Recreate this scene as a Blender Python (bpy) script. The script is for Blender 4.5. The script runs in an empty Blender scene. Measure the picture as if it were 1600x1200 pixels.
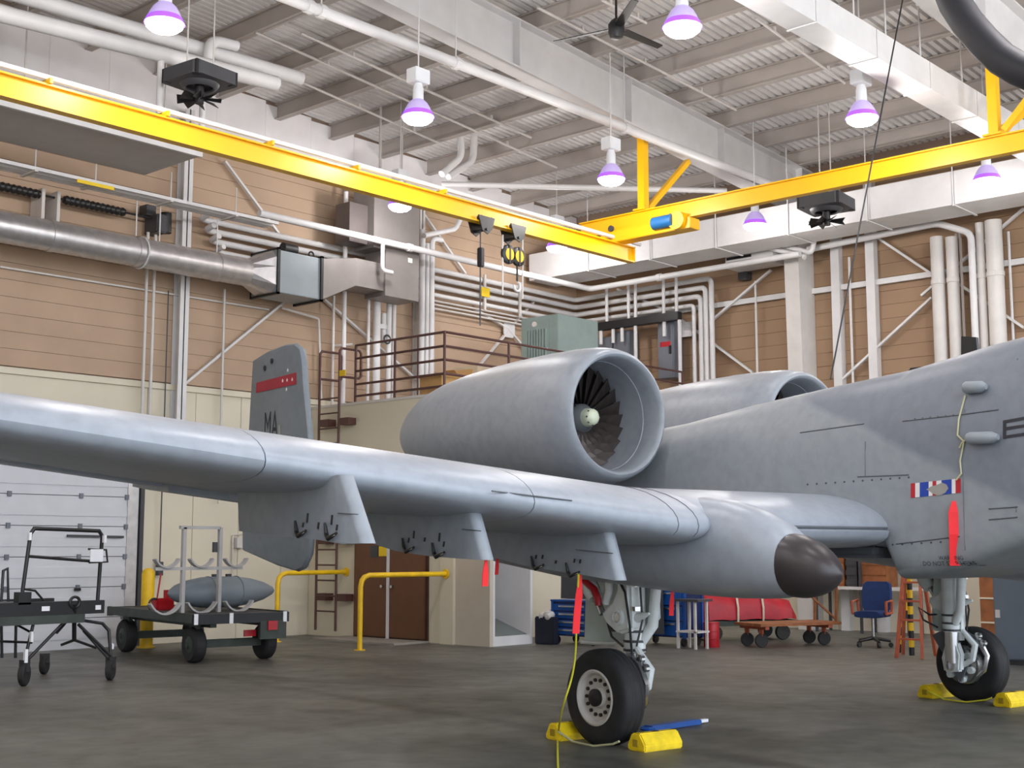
import bpy, math, random
import numpy as np
from mathutils import Vector, Matrix
random.seed(7)
C = bpy.context.scene.collection
SC = bpy.context.scene
# ---------------------------------------------------------------- camera
# world axes: +x runs along the back wall to the right-hand wall, +y towards the back wall, z up, floor z = 0
FPX = 2060.0                       # focal length in pixels of the 1600x1200 frame
PITCH = math.atan(256 / FPX)
YAW = math.radians(42.204)         # view direction measured from +x
EYE = Vector((0, 0, 1.756))
cam_d = bpy.data.cameras.new('camera'); cam_d.sensor_width = 36; cam_d.lens = FPX / 1600 * 36
cam_d.clip_end = 300
cam = bpy.data.objects.new('camera', cam_d); C.objects.link(cam)
cam.location = EYE
cam.rotation_euler = (math.pi / 2 + PITCH, 0, YAW - math.pi / 2)
SC.camera = cam
# ---------------------------------------------------------------- daylight through the open hangar front, exposure
world = bpy.data.worlds.new('overcast_sky'); SC.world = world; world.use_nodes = True
bg = world.node_tree.nodes['Background']
bg.inputs['Color'].default_value = (0.80, 0.89, 1.0, 1); bg.inputs['Strength'].default_value = 2.55
SC.view_settings.view_transform = 'Standard'; SC.view_settings.look = 'None'
SC.view_settings.gamma = 1.0; SC.view_settings.use_curve_mapping = False
SC.view_settings.exposure = 0.68
sun_d = bpy.data.lights.new('sun', 'SUN'); sun_d.energy = 6.0; sun_d.angle = math.radians(.6); sun_d.color = (1.0, .95, .88)
sun = bpy.data.objects.new('sun', sun_d); C.objects.link(sun); sun.rotation_euler = (math.radians(-28), math.radians(-30), 0)   # high sun over the apron, from behind the hall
LAMP_POWER = 88
# ---------------------------------------------------------------- sight-line helpers: where a sight line of the survey photo meets a real plane
FW = Vector((math.cos(YAW) * math.cos(PITCH), math.sin(YAW) * math.cos(PITCH), math.sin(PITCH)))
UP = Vector((-math.cos(YAW) * math.sin(PITCH), -math.sin(YAW) * math.sin(PITCH), math.cos(PITCH)))
RT = Vector((math.sin(YAW), -math.cos(YAW), 0))
def ray(px, py): return RT * ((px - 800) / FPX) + UP * ((600 - py) / FPX) + FW
def hit(px, py, ax, v):
    d = ray(px, py); return EYE + d * ((v - EYE[ax]) / d[ax])
def bx(px, py, X): return hit(px, py, 0, X)
def by(px, py, Y): return hit(px, py, 1, Y)
def bz(px, py, Z): return hit(px, py, 2, Z)
# aircraft frame: x to port, y aft, z up, origin on the floor between the main wheels
AO = Vector((12.37, 7.04, 0)); AA = math.radians(-10.75)
AM = Matrix.Translation(AO) @ Matrix.Rotation(AA, 4, 'Z'); AI = AM.inverted()
def _al(px, py, ax, v):
    o = AI @ EYE; d = AI.to_3x3() @ ray(px, py); return o + d * ((v - o[ax]) / d[ax])
def ax_(px, py, v): return _al(px, py, 0, v)
def ay_(px, py, v): return _al(px, py, 1, v)
def az_(px, py, v): return _al(px, py, 2, v)
# ---------------------------------------------------------------- materials
def lin(c):
    return tuple(((v / 255) / 12.92 if v / 255 <= .04045 else ((v / 255 + .055) / 1.055) ** 2.4) for v in c)
MATS = {}
def mat(name, rgb, rough=.5, metal=0., var=.08, scale=3., bump=0., bscale=40., spec=.5, emit=None, es=0., coat=0.):
    """procedural principled material: colour mottled by two noise octaves, optional fine relief"""
    if name in MATS: return MATS[name]
    m = bpy.data.materials.new(name); m.use_nodes = True; nt = m.node_tree
    b = nt.nodes['Principled BSDF']; c = lin(rgb)
    b.inputs['Roughness'].default_value = rough; b.inputs['Metallic'].default_value = metal
    b.inputs['Specular IOR Level'].default_value = spec; b.inputs['Coat Weight'].default_value = coat
    if emit is not None:
        b.inputs['Emission Color'].default_value = (*lin(emit), 1); b.inputs['Emission Strength'].default_value = es
    tc = nt.nodes.new('ShaderNodeTexCoord')
    if var > 0:
        n = nt.nodes.new('ShaderNodeTexNoise'); n.inputs['Scale'].default_value = scale; n.inputs['Detail'].default_value = 5
        nt.links.new(tc.outputs['Object'], n.inputs['Vector'])
        r = nt.nodes.new('ShaderNodeValToRGB'); nt.links.new(n.outputs['Fac'], r.inputs['Fac'])
        r.color_ramp.elements[0].position = .3; r.color_ramp.elements[1].position = .7
        r.color_ramp.elements[0].color = (*[v * (1 - var) for v in c], 1)
        r.color_ramp.elements[1].color = (*[min(1, v * (1 + var)) for v in c], 1)
        nt.links.new(r.outputs['Color'], b.inputs['Base Color'])
    else: b.inputs['Base Color'].default_value = (*c, 1)
    if bump > 0:
        n2 = nt.nodes.new('ShaderNodeTexNoise'); n2.inputs['Scale'].default_value = bscale; n2.inputs['Detail'].default_value = 3
        nt.links.new(tc.outputs['Object'], n2.inputs['Vector'])
        bp = nt.nodes.new('ShaderNodeBump'); bp.inputs['Strength'].default_value = bump; bp.inputs['Distance'].default_value = .02
        nt.links.new(n2.outputs['Fac'], bp.inputs['Height']); nt.links.new(bp.outputs['Normal'], b.inputs['Normal'])
    MATS[name] = m; return m
white = mat('white_paint', (214, 212, 212), .45, var=.05)
offwhite = mat('offwhite_paint', (205, 200, 196), .5, var=.06)
cream = mat('cream_paint', (214, 205, 184), .55, var=.04, scale=.8)
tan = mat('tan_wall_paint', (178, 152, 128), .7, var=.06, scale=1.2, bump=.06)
deckm = mat('roof_deck_paint', (226, 223, 221), .55, var=.05)
purl = mat('purlin_paint', (178, 170, 164), .6, var=.07, scale=1.5)
yellow = mat('crane_yellow', (236, 178, 3), .42, var=.04, scale=2)
yelpaint = mat('yellow_paint', (235, 190, 20), .45, var=.12, scale=5)
chocky = mat('chock_yellow', (240, 205, 20), .55, var=.16, scale=9, bump=.2, bscale=60)
black = mat('black_metal', (26, 25, 27), .45, var=.2, scale=6)
dark = mat('dark_grey_metal', (62, 62, 66), .5, var=.15)
rubber = mat('tyre_rubber', (34, 33, 35), .7, var=.25, scale=8, bump=.15, bscale=90)
galv = mat('galvanised_steel', (196, 193, 194), .36, metal=.75, var=.12, scale=7)
ductgrey = mat('grey_duct_sheet', (132, 126, 123), .45, metal=.35, var=.1, scale=2)
steel = mat('bare_steel', (190, 190, 192), .25, metal=.9, var=.1)
gearwhite = mat('gear_white_enamel', (222, 226, 226), .28, var=.08, scale=9)
brown = mat('brown_door_paint', (104, 66, 44), .5, var=.08, scale=4)
railbrown = mat('maroon_rail_paint', (84, 52, 48), .5, var=.12, scale=6)
greencab = mat('grey_green_enamel', (142, 158, 154), .45, var=.06)
greybox = mat('grey_enamel', (112, 116, 126), .45, var=.08)
bluem = mat('blue_paint', (12, 74, 150), .4, var=.15, scale=4)
navy = mat('navy_fabric', (18, 44, 92), .85, var=.2, scale=10, bump=.2)
redm = mat('red_paint', (176, 22, 34), .4, var=.15, scale=5)
redtarp = mat('red_tarpaulin', (168, 12, 34), .5, var=.2, scale=3, bump=.4, bscale=6)
flagred = mat('streamer_red', (246, 40, 48), .65, var=.1)
orange = mat('faded_orange_paint', (168, 84, 56), .55, var=.2, scale=6)
woodm = mat('brown_wood', (140, 84, 46), .6, var=.25, scale=6)
card = mat('cardboard', (190, 150, 96), .8, var=.1)
paper = mat('white_card', (228, 222, 214), .7, var=.05)
signy = mat('yellow_sign', (236, 200, 30), .5, var=.05)
cord = mat('yellow_cord', (214, 206, 60), .6, var=.1)
rope = mat('pale_cord', (190, 186, 150), .7, var=.1)
olive = mat('olive_drab_paint', (58, 66, 60), .6, var=.2, scale=5)
reflect = mat('white_reflective_tape', (240, 240, 245), .4, var=.03)
tankgrey = mat('tank_grey', (116, 126, 134), .5, var=.08, scale=2)
# ---------------------------------------------------------------- mesh builder
OFF = {}          # object -> Matrix that takes world (or given) coordinates into the object's own frame
class MB:
    def __init__(s): s.v = []; s.f = []
    def add(s, vs, fs):
        o = len(s.v); s.v += [Vector(v) for v in vs]; s.f += [tuple(i + o for i in f) for f in fs]; return s
    def box(s, lo, hi):
        (x0, y0, z0), (x1, y1, z1) = lo, hi
        return s.add([(x0,y0,z0),(x1,y0,z0),(x1,y1,z0),(x0,y1,z0),(x0,y0,z1),(x1,y0,z1),(x1,y1,z1),(x0,y1,z1)],
                     [(0,3,2,1),(4,5,6,7),(0,1,5,4),(1,2,6,5),(2,3,7,6),(3,0,4,7)])
    def cbox(s, c, d):
        c = Vector(c); h = Vector(d) / 2; return s.box(c - h, c + h)
    def beam(s, p, q, w, h, up=(0,0,1)):
        p, q = Vector(p), Vector(q); d = (q - p).normalized(); u = Vector(up)
        if abs(d.dot(u)) > .99: u = Vector((1,0,0))
        a = d.cross(u).normalized(); b = a.cross(d).normalized(); a *= w / 2; b *= h / 2
        vs = [p-a-b, p+a-b, p+a+b, p-a+b, q-a-b, q+a-b, q+a+b, q-a+b]
        return s.add(vs, [(0,1,2,3),(4,7,6,5),(0,4,5,1),(1,5,6,2),(2,6,7,3),(3,7,4,0)])
    def tube(s, pts, r, seg=8, cap=True, closed=False):
        pts = [Vector(p) for p in pts]; n = len(pts); rs = r if isinstance(r, (list, tuple)) else [r] * n
        rings = []; prev = None
        for i in range(n):
            if closed: t = (pts[(i+1) % n] - pts[i-1]).normalized()
            elif i == 0: t = (pts[1] - pts[0]).normalized()
            elif i == n-1: t = (pts[-1] - pts[-2]).normalized()
            else: t = ((pts[i+1]-pts[i]).normalized() + (pts[i]-pts[i-1]).normalized()).normalized()
            if prev is None:
                u = Vector((0,0,1)) if abs(t.z) < .9 else Vector((1,0,0)); a = t.cross(u).normalized()
            else:
                a = prev - t * prev.dot(t); a = a.normalized() if a.length > 1e-6 else t.orthogonal().normalized()
            prev = a; b = t.cross(a)
            k = 1.0
            if 0 < i < n-1 and not closed:
                cs = t.dot((pts[i+1]-pts[i]).normalized()); k = min(1.5, 1 / max(.4, cs))
            rings.append([pts[i] + (a * math.cos(2*math.pi*j/seg) + b * math.sin(2*math.pi*j/seg)) * rs[i] * (k if k < 1.2 else 1.1) for j in range(seg)])
        vs = [v for rg in rings for v in rg]; fs = []
        m = n if closed else n-1
        for i in range(m):
            for j in range(seg):
                i2 = (i+1) % n; j2 = (j+1) % seg
                fs.append((i*seg+j, i*seg+j2, i2*seg+j2, i2*seg+j))
        if cap and not closed: fs += [tuple(range(seg))[::-1], tuple((n-1)*seg+j for j in range(seg))]
        return s.add(vs, fs)
    def cyl(s, p, q, r, seg=12): return s.tube([p, q], r, seg)
    def lathe(s, prof, o, axis, seg=32, closed=False):
        """prof: (radius, distance along axis)"""
        o = Vector(o); ax = Vector(axis).normalized(); a = ax.orthogonal().normalized(); b = ax.cross(a)
        vs = []; fs = []; n = len(prof)
        for r, t in prof:
            for j in range(seg):
                th = 2*math.pi*j/seg; vs.append(o + ax*t + (a*math.cos(th) + b*math.sin(th))*max(r, 1e-4))
        for i in range(n if closed else n-1):
            for j in range(seg):
                i2 = (i+1) % n; j2 = (j+1) % seg; fs.append((i*seg+j, i*seg+j2, i2*seg+j2, i2*seg+j))
        if not closed: fs += [tuple(range(seg))[::-1], tuple((n-1)*seg+j for j in range(seg))]
        return s.add(vs, fs)
    def prism(s, poly, d):
        """closed 3-D polygon swept by vector d"""
        d = Vector(d); n = len(poly); a = [Vector(p) for p in poly]; vs = a + [p + d for p in a]
        fs = [tuple(range(n))[::-1], tuple(range(n, 2*n))] + [(i, (i+1) % n, n+(i+1) % n, n+i) for i in range(n)]
        return s.add(vs, fs)
    def loft(s, rings, cap=True):
        n = len(rings[0]); vs = [v for r in rings for v in r]; fs = []
        for i in range(len(rings)-1):
            for j in range(n):
                j2 = (j+1) % n; fs.append((i*n+j, i*n+j2, (i+1)*n+j2, (i+1)*n+j))
        if cap: fs += [tuple(range(n))[::-1], tuple((len(rings)-1)*n+j for j in range(n))]
        return s.add(vs, fs)
    def grid(s, rows):
        n = len(rows[0]); vs = [v for r in rows for v in r]; fs = []
        for i in range(len(rows)-1):
            for j in range(n-1): fs.append((i*n+j, i*n+j+1, (i+1)*n+j+1, (i+1)*n+j))
        return s.add(vs, fs)
    def ring(s, c, axis, R, r, n=24, seg=8, a0=0, a1=2*math.pi):
        c = Vector(c); ax = Vector(axis).normalized(); a = ax.orthogonal().normalized(); b = ax.cross(a)
        full = abs(a1 - a0 - 2*math.pi) < 1e-6
        pts = [c + (a*math.cos(a0+(a1-a0)*i/n) + b*math.sin(a0+(a1-a0)*i/n))*R for i in range(n if full else n+1)]
        return s.tube(pts, r, seg, closed=full)
    def build(s, name, m, parent=None, smooth=False, bevel=0., fix=False):
        me = bpy.data.meshes.new(name)
        M = OFF[parent] if parent is not None else Matrix.Identity(4)
        me.from_pydata([M @ v for v in s.v], [], s.f)
        me.validate(); 
        import bmesh
        bm = bmesh.new(); bm.from_mesh(me)
        if bevel > 0:
            es = [e for e in bm.edges if len(e.link_faces) == 2 and e.calc_face_angle(0) > .6]
            bmesh.ops.bevel(bm, geom=es, offset=bevel, segments=2, affect='EDGES', clamp_overlap=True)
        bmesh.ops.recalc_face_normals(bm, faces=bm.faces)
        bm.to_mesh(me); bm.free()
        me.materials.append(m)
        o = bpy.data.objects.new(name, me); C.objects.link(o)
        if parent is not None: o.parent = parent; OFF[o] = M
        else: OFF[o] = Matrix.Identity(4)
        if smooth:
            me.shade_smooth(); me.set_sharp_from_angle(angle=math.radians(38))
        return o
def tag(o, label, cat, group=None):
    o['label'] = label; o['category'] = cat
    if group: o['group'] = group
    return o
def struct(o): o['kind'] = 'structure'; return o
def thing(name, label, cat, loc=(0,0,0), group=None, M=None):
    o = bpy.data.objects.new(name, None); C.objects.link(o); o.empty_display_size = .2
    if M is None: M = Matrix.Translation(Vector(loc))
    o.matrix_world = M; OFF[o] = M.inverted()
    tag(o, label, cat, group); return o
def solo(name, mb, m, label, cat, group=None, **k):
    """a thing that is one mesh; its origin is moved to its base"""
    o = mb.build(name, m, None, **k); me = o.data
    lo = Vector([min(v.co[i] for v in me.vertices) for i in range(3)]); hi = Vector([max(v.co[i] for v in me.vertices) for i in range(3)])
    b = Vector(((lo.x+hi.x)/2, (lo.y+hi.y)/2, lo.z)); me.transform(Matrix.Translation(-b)); o.location = b
    OFF[o] = Matrix.Translation(-b)
    return tag(o, label, cat, group)
def text_mb(txt, size, o, u, v, depth=.004, align='CENTER'):
    """flat lettering as thin solid letters: u = reading direction, v = up"""
    cu = bpy.data.curves.new('t', 'FONT'); cu.body = txt; cu.size = size; cu.align_x = align; cu.align_y = 'CENTER'
    cu.resolution_u = 2
    ob = bpy.data.objects.new('t', cu); C.objects.link(ob)
    me = bpy.data.meshes.new_from_object(ob.evaluated_get(bpy.context.evaluated_depsgraph_get()))
    u = Vector(u).normalized(); v = Vector(v).normalized(); n = u.cross(v); o = Vector(o)
    mb = MB(); mb.add([o + u*p.co.x + v*p.co.y + n*depth for p in me.vertices], [tuple(p.vertices) for p in me.polygons])
    bpy.data.objects.remove(ob); bpy.data.curves.remove(cu); bpy.data.meshes.remove(me)
    return mb
# ================================================================= the setting
YB, XR = 21.5, 26.2                # inner faces of the back wall and the right-hand wall
def zp(x): return 10.60 - .058 * (x - 16.3)      # underside of the purlins (roof falls towards the right-hand wall)
# ---- floor: worn sealed concrete
fm = bpy.data.materials.new('worn_concrete'); fm.use_nodes = True; nt = fm.node_tree; b = nt.nodes['Principled BSDF']
tc = nt.nodes.new('ShaderNodeTexCoord')
def noise(sc, det, vec=None):
    n = nt.nodes.new('ShaderNodeTexNoise'); n.inputs['Scale'].default_value = sc; n.inputs['Detail'].default_value = det
    nt.links.new(vec or tc.outputs['Object'], n.inputs['Vector']); return n
def ramp(src, stops):
    r = nt.nodes.new('ShaderNodeValToRGB'); nt.links.new(src, r.inputs['Fac'])
    while len(r.color_ramp.elements) < len(stops): r.color_ramp.elements.new(.5)
    for e, (p, c) in zip(r.color_ramp.elements, stops): e.position = p; e.color = (*lin(c), 1)
    return r
mp = nt.nodes.new('ShaderNodeMapping'); mp.inputs['Scale'].default_value = (1, .35, 1); nt.links.new(tc.outputs['Object'], mp.inputs['Vector'])
r1 = ramp(noise(.55, 8, mp.outputs['Vector']).outputs['Fac'], [(.3, (89, 87, 81)), (.5, (103, 101, 94)), (.72, (114, 112, 104))])
r2 = ramp(noise(4, 6).outputs['Fac'], [(.25, (205, 205, 205)), (.6, (255, 255, 255))])
r3 = ramp(noise(1.1, 3, mp.outputs['Vector']).outputs['Fac'], [(.25, (190, 190, 190)), (.38, (255, 255, 255))])
def mul(a, c):
    m = nt.nodes.new('ShaderNodeMix'); m.data_type = 'RGBA'; m.blend_type = 'MULTIPLY'; m.inputs['Factor'].default_value = 1
    nt.links.new(a, m.inputs['A']); nt.links.new(c, m.inputs['B']); return m.outputs['Result']
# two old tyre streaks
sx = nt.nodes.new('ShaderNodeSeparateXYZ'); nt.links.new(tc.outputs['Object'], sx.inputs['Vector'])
def mth(op, x, y):
    q = nt.nodes.new('ShaderNodeMath'); q.operation = op
    for i, v in enumerate((x, y)):
        if isinstance(v, (int, float)): q.inputs[i].default_value = v
        else: nt.links.new(v, q.inputs[i])
    return q.outputs[0]
col = mul(mul(r1.outputs['Color'], r2.outputs['Color']), r3.outputs['Color'])
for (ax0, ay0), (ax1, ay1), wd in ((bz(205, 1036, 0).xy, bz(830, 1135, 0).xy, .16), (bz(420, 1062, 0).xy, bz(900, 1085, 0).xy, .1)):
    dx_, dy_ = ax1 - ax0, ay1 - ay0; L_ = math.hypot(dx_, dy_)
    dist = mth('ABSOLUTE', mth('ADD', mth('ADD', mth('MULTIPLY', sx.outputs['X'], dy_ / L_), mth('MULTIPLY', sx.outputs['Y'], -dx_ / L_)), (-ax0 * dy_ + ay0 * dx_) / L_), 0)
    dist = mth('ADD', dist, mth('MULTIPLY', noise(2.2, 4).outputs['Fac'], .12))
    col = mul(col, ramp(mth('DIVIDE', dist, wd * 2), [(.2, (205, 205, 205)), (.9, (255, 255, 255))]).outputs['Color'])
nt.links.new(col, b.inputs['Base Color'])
rr = ramp(noise(1.6, 5).outputs['Fac'], [(.3, (170, 170, 170)), (.7, (198, 198, 198))])
nt.links.new(rr.outputs['Color'], b.inputs['Roughness'])
bp = nt.nodes.new('ShaderNodeBump'); bp.inputs['Strength'].default_value = .08; nt.links.new(noise(25, 4).outputs['Fac'], bp.inputs['Height']); nt.links.new(bp.outputs['Normal'], b.inputs['Normal'])
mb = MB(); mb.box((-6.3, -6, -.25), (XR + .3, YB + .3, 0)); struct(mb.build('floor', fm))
struct(MB().box((-50, -70, -.27), (60, -6, -.01)).build('apron', mat('pale_apron_concrete', (186, 182, 174), .8, var=.06, scale=.5)))
struct(MB().box((-6.3, -6, 0), (-6.0, YB + .3, 11.9)).build('wall_left', mat('cream_side_wall', (206, 198, 182), .6)))
# ---- back wall
def wall_panels(parent, boards, m):
    for lo, hi in boards: MB().box(lo, hi).build('wall_panel', m, parent)
seal = mat('joint_grey', (160, 138, 122), .8, var=.05)
wb = struct(MB().box((-6, YB + .04, 0), (XR + .3, YB + .3, 11.9)).build('wall_back', seal))
DX0, DX1, DZ = 5.2, by(217, 900, YB).x, 3.75          # overhead door opening
def shingle_rows(parent, along, z0, z1, h, a0, a1, m, face):
    z = z0
    while z < z1 - .05:
        t = min(z + h, z1)
        if along == 'x':   # lap boards on the back wall, bottom edge proud
            MB().add([(a0, face-.022, z+.004), (a1, face-.022, z+.004), (a1, face-.012, t), (a0, face-.012, t), (a0, face+.05, z+.006), (a1, face+.05, z+.006), (a1, face+.05, t), (a0, face+.05, t)],
                     [(0,1,2,3), (4,7,6,5), (0,4,5,1), (3,2,6,7), (0,3,7,4), (1,5,6,2)]).build('wall_panel', m, parent)
        else:
            MB().add([(face-.022, a0, z+.004), (face-.022, a1, z+.004), (face-.012, a1, t), (face-.012, a0, t), (face+.05, a0, z+.006), (face+.05, a1, z+.006), (face+.05, a1, t), (face+.05, a0, t)],
                     [(0,3,2,1), (4,5,6,7), (0,1,5,4), (3,7,6,2), (0,4,7,3), (1,2,6,5)]).build('wall_panel', m, parent)
        z = t
shingle_rows(wb, 'x', 4.86, 9.8, .3, -5.5, XR, tan, YB)
x = DX1 + .04
while x < XR - .1:
    x2 = min(x + 1.06, XR); MB().box((x + .006, YB - .03, 0), (x2 - .006, YB + .05, 4.72)).build('wall_panel', cream, wb); x = x2
MB().box((-5.5, YB - .03, DZ + .02), (DX1 + .03, YB + .05, 4.72)).build('wall_panel', cream, wb)
MB().box((-5.5, YB - .03, 0), (DX0 - .03, YB + .05, DZ)).build('wall_panel', cream, wb)
x = -5.5
while x < XR - .1:
    x2 = min(x + 1.2, XR); MB().box((x + .002, YB - .03, 9.8), (x2 - .002, YB + .05, zp(x2) + .33)).build('wall_panel', mat('bright_white_liner', (240, 237, 238), .5, var=.03), wb); x = x2
t1 = struct(MB().box((-5.5, YB - .09, 4.72), (XR - .02, YB + .02, 4.83)).build('trim_1', cream))
# columns, girts and bracing rods of the back wall
def back_col(px, py, w, d, z0, z1, m=white, nm='column'):
    p = by(px, py, YB - .04); mb = MB()
    mb.box((p.x - w/2, YB - .05 - d, z0), (p.x + w/2, YB - .05 - d + .02, z1)); mb.box((p.x - w/2, YB - .05, z0), (p.x + w/2, YB - .03, z1))
    mb.box((p.x - .012, YB - .05 - d, z0), (p.x + .012, YB - .04, z1)); return mb.build(nm, m, wb)
back_col(279, 440, .2, .22, 3.1, 10.2)
back_col(649, 520, .16, .2, 0, 9.6, offwhite)
def rod(parent, p, q, w=.07, m=white): return MB().beam(p, q, w, w * .6).build('brace', m, parent)
def br(a, c, off=.12, w=.075): rod(wb, by(*a, YB - off), by(*c, YB - off), w)
br((284, 603), (446, 470)); br((351, 252), (440, 372)); br((506, 468), (684, 622)); br((657, 328), (727, 428))
br((741, 483), (795, 514)); br((795, 514), (835, 470)); br((795, 516), (748, 572)); br((795, 516), (830, 556))
p = by(795, 515, YB - .13); MB().prism([(p.x-.2, p.y, p.z-.12), (p.x-.12, p.y, p.z-.2), (p.x+.12, p.y, p.z-.2), (p.x+.2, p.y, p.z-.12), (p.x+.2, p.y, p.z+.12), (p.x+.12, p.y, p.z+.2), (p.x-.12, p.y, p.z+.2), (p.x-.2, p.y, p.z+.12)], (0, -.02, 0)).build('gusset_plate', white, wb)
MB().beam(by(0, 417, YB - .07), by(420, 484, YB - .07), .03, .03).build('wall_cable', offwhite, wb)
# ---- right-hand wall
wr = struct(MB().box((XR + .04, -4, 0), (XR + .3, YB + .3, 11)).build('wall_right', seal))
shingle_rows(wr, 'y', 4.86, 10.2, .3, -3.8, YB, mat('tan_wall_paint_shaded', (154, 125, 98), .7, var=.06, scale=1.2, bump=.06), XR)  # darker copy of the back wall's tan, this wall's shade put into the colour
y = -3.8
while y < YB - .1:
    y2 = min(y + 1.2, YB); MB().box((XR - .03, y + .006, 0), (XR + .05, y2 - .006, 4.72)).build('wall_panel', cream, wr); y = y2
struct(MB().box((XR - .09, -3.8, 4.72), (XR + .02, YB - .1, 4.83)).build('trim_2', cream))
# portal-frame column, wind posts, girt and bracing
def rcol(px, py, w, d, z1, m=white, taper=0.):
    p = bx(px, py, XR - d); y0, y1 = p.y - w/2, p.y + w/2
    mb = MB(); mb.add([(XR-.03, y0, 0), (XR-.03, y1, 0), (XR-d, y1, 0), (XR-d, y0, 0), (XR-.03, y0, z1), (XR-.03, y1, z1), (XR-d-taper, y1, z1), (XR-d-taper, y0, z1)],
                      [(0,1,2,3), (4,7,6,5), (0,4,5,1), (1,5,6,2), (2,6,7,3), (3,7,4,0)])
    return mb.build('column', m, wr)
rcol(1246, 500, .36, .5, 9.8, offwhite, .25)
rcol(1306, 480, .2, .22, 9.9); rcol(1361, 480, .2, .22, 9.9)
p = bx(1350, 444, XR - .1); MB().box((XR - .14, -3, p.z - .06), (XR - .06, YB - .1, p.z + .06)).build('girt', white, wr)
def rr_(a, c, off=.16, w=.08): rod(wr, bx(*a, XR - off), bx(*c, XR - off), w)
rr_((1372, 372), (1456, 428)); rr_((1312, 597), (1456, 465)); rr_((1600, 326), (1440, 462)); rr_((1460, 418), (1600, 512)); rr_((1205, 422), (1090, 520)); rr_((1058, 495), (1176, 582)); rr_((965, 452), (1058, 492))
p = bx(1070, 515, XR - .18); MB().cbox(p, (.03, .42, .36)).build('gusset_plate', white, wr)
# ---- roof: corrugated deck, purlins, portal rafters
X0c, X1c, Y0c, Y1c = -6., XR + .02, -6., YB + .02
rows = []; per = .16; y = Y0c; prof = []
while y < Y1c:
    prof += [(y, 0), (y + .09, 0), (y + .1, .075), (y + .15, .075)]; y += per
rows = [[Vector((xx, yy, zp(xx) + .34 + dz)) for yy, dz in prof] for xx in (X0c, X1c)]
mb = MB(); mb.grid(rows)
top = [[Vector((xx, yy, zp(xx) + .47)) for yy in (Y0c, Y1c)] for xx in (X0c, X1c)]; mb.grid(top)
cl = struct(mb.build('ceiling', deckm))
pm = None
for k in range(-15, 7):
    xx = 16.4 + 1.45 * k; zz = zp(xx)
    if pm is None:
        mb = MB(); mb.box((-.012, Y0c, .0), (.012, Y1c - .05, .33)); mb.box((-.075, Y0c, 0), (.075, Y1c - .05, .018)); mb.box((-.075, Y0c, .31), (.075, Y1c - .05, .335))
        o = mb.build('purlin', purl, cl); pm = o.data
    else:
        o = bpy.data.objects.new('purlin', pm); C.objects.link(o); o.parent = cl
    o.location = (xx, 0, zz)
def rafter(y, x0, x1, depth0, depth1):
    mb = MB(); zt0, zt1 = zp(x0) - .01, zp(x1) - .01
    mb.add([(x0, y-.01, zt0), (x1, y-.01, zt1), (x1, y-.01, zt1-depth1), (x0, y-.01, zt0-depth0), (x0, y+.01, zt0), (x1, y+.01, zt1), (x1, y+.01, zt1-depth1), (x0, y+.01, zt0-depth0)],
           [(0,1,2,3), (4,7,6,5), (0,4,5,1), (1,5,6,2), (2,6,7,3), (3,7,4,0)])
    mb.beam((x0, y, zt0), (x1, y, zt1), .34, .03); mb.beam((x0, y, zt0-depth0), (x1, y, zt1-depth1), .34, .035)
    r = mb.build('rafter', white, cl)
    n = int((x1 - x0) / 3.1)
    for i in range(1, n + 1):
        xx = x0 + (x1 - x0) * i / (n + .3); f = (xx - x0) / (x1 - x0); dz = depth0 + (depth1 - depth0) * f; zt = zp(xx)
        MB().box((xx - .01, y - .16, zt - dz), (xx + .01, y + .16, zt - .02)).build('stiffener', white, r)
    return r
rafter(14.4, -5.8, XR - .05, .62, .95); rafter(7.7, -5.8, XR - .05, .75, 1.1)
# ---- overhead sectional door in the back wall
doorw = mat('white_door_skin', (206, 208, 214), .45, var=.04)
d1 = struct(MB().box((DX0, YB - .01, 0), (DX1 - .12, YB + .02, DZ)).build('door_1', dark))
n = 7
for i in range(n):
    z0 = DZ * i / n; z1 = DZ * (i + 1) / n - .012
    mb = MB(); mb.box((DX0, YB - .07, z0), (DX1 - .12, YB - .012, z1)); mb.box((DX0, YB - .085, (z0 + z1)/2 - .09), (DX1 - .12, YB - .07, (z0 + z1)/2 + .09))
    s_ = mb.build('door_section', doorw, d1)
    for px in (5, 118, 190):
        p = by(px, 900, YB); MB().box((p.x - .035, YB - .105, z1 - .04), (p.x + .035, YB - .07, z1 + .05)).build('hinge', greybox, s_)
MB().box((DX1 - .34, YB - .1, 0), (DX1 - .12, YB - .071, DZ)).build('door_stile', galv, d1)
MB().box((DX1 - .1, YB - .14, 0), (DX1 - .02, YB - .02, DZ + .3)).build('door_track', dark, d1)
a, c = by(105, 837, YB - .12), by(193, 839, YB - .12); MB().beam(a, c, .03, .04).build('lock_bar', dark, d1)
p = by(121, 921, YB - .1); MB().cbox(p, (.12, .03, .05)).build('door_handle', black, d1)
# ---- machine-room block with a roof deck (the mezzanine)
MX, MY, MZ = 17.45, 17.55, 4.62
block = struct(MB().box((MX, MY, 0), (XR - .05, YB - .05, MZ)).build('wall_mezzanine', cream))
MB().box((MX - .02, MY - .03, MZ), (XR - .05, YB - .05, MZ + .05)).build('roof_slab', offwhite, block)
lb = struct(MB().box((MX, 16.36, 0), (MX + .08, MY, 2.6)).build('wall_closet', mat('beige_closet_paint', (196, 186, 170), .55, var=.04)))
MB().box((MX - .06, MY - .32, 0), (MX + .02, MY + .02, 2.9)).build('pilaster', cream, lb)
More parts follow.
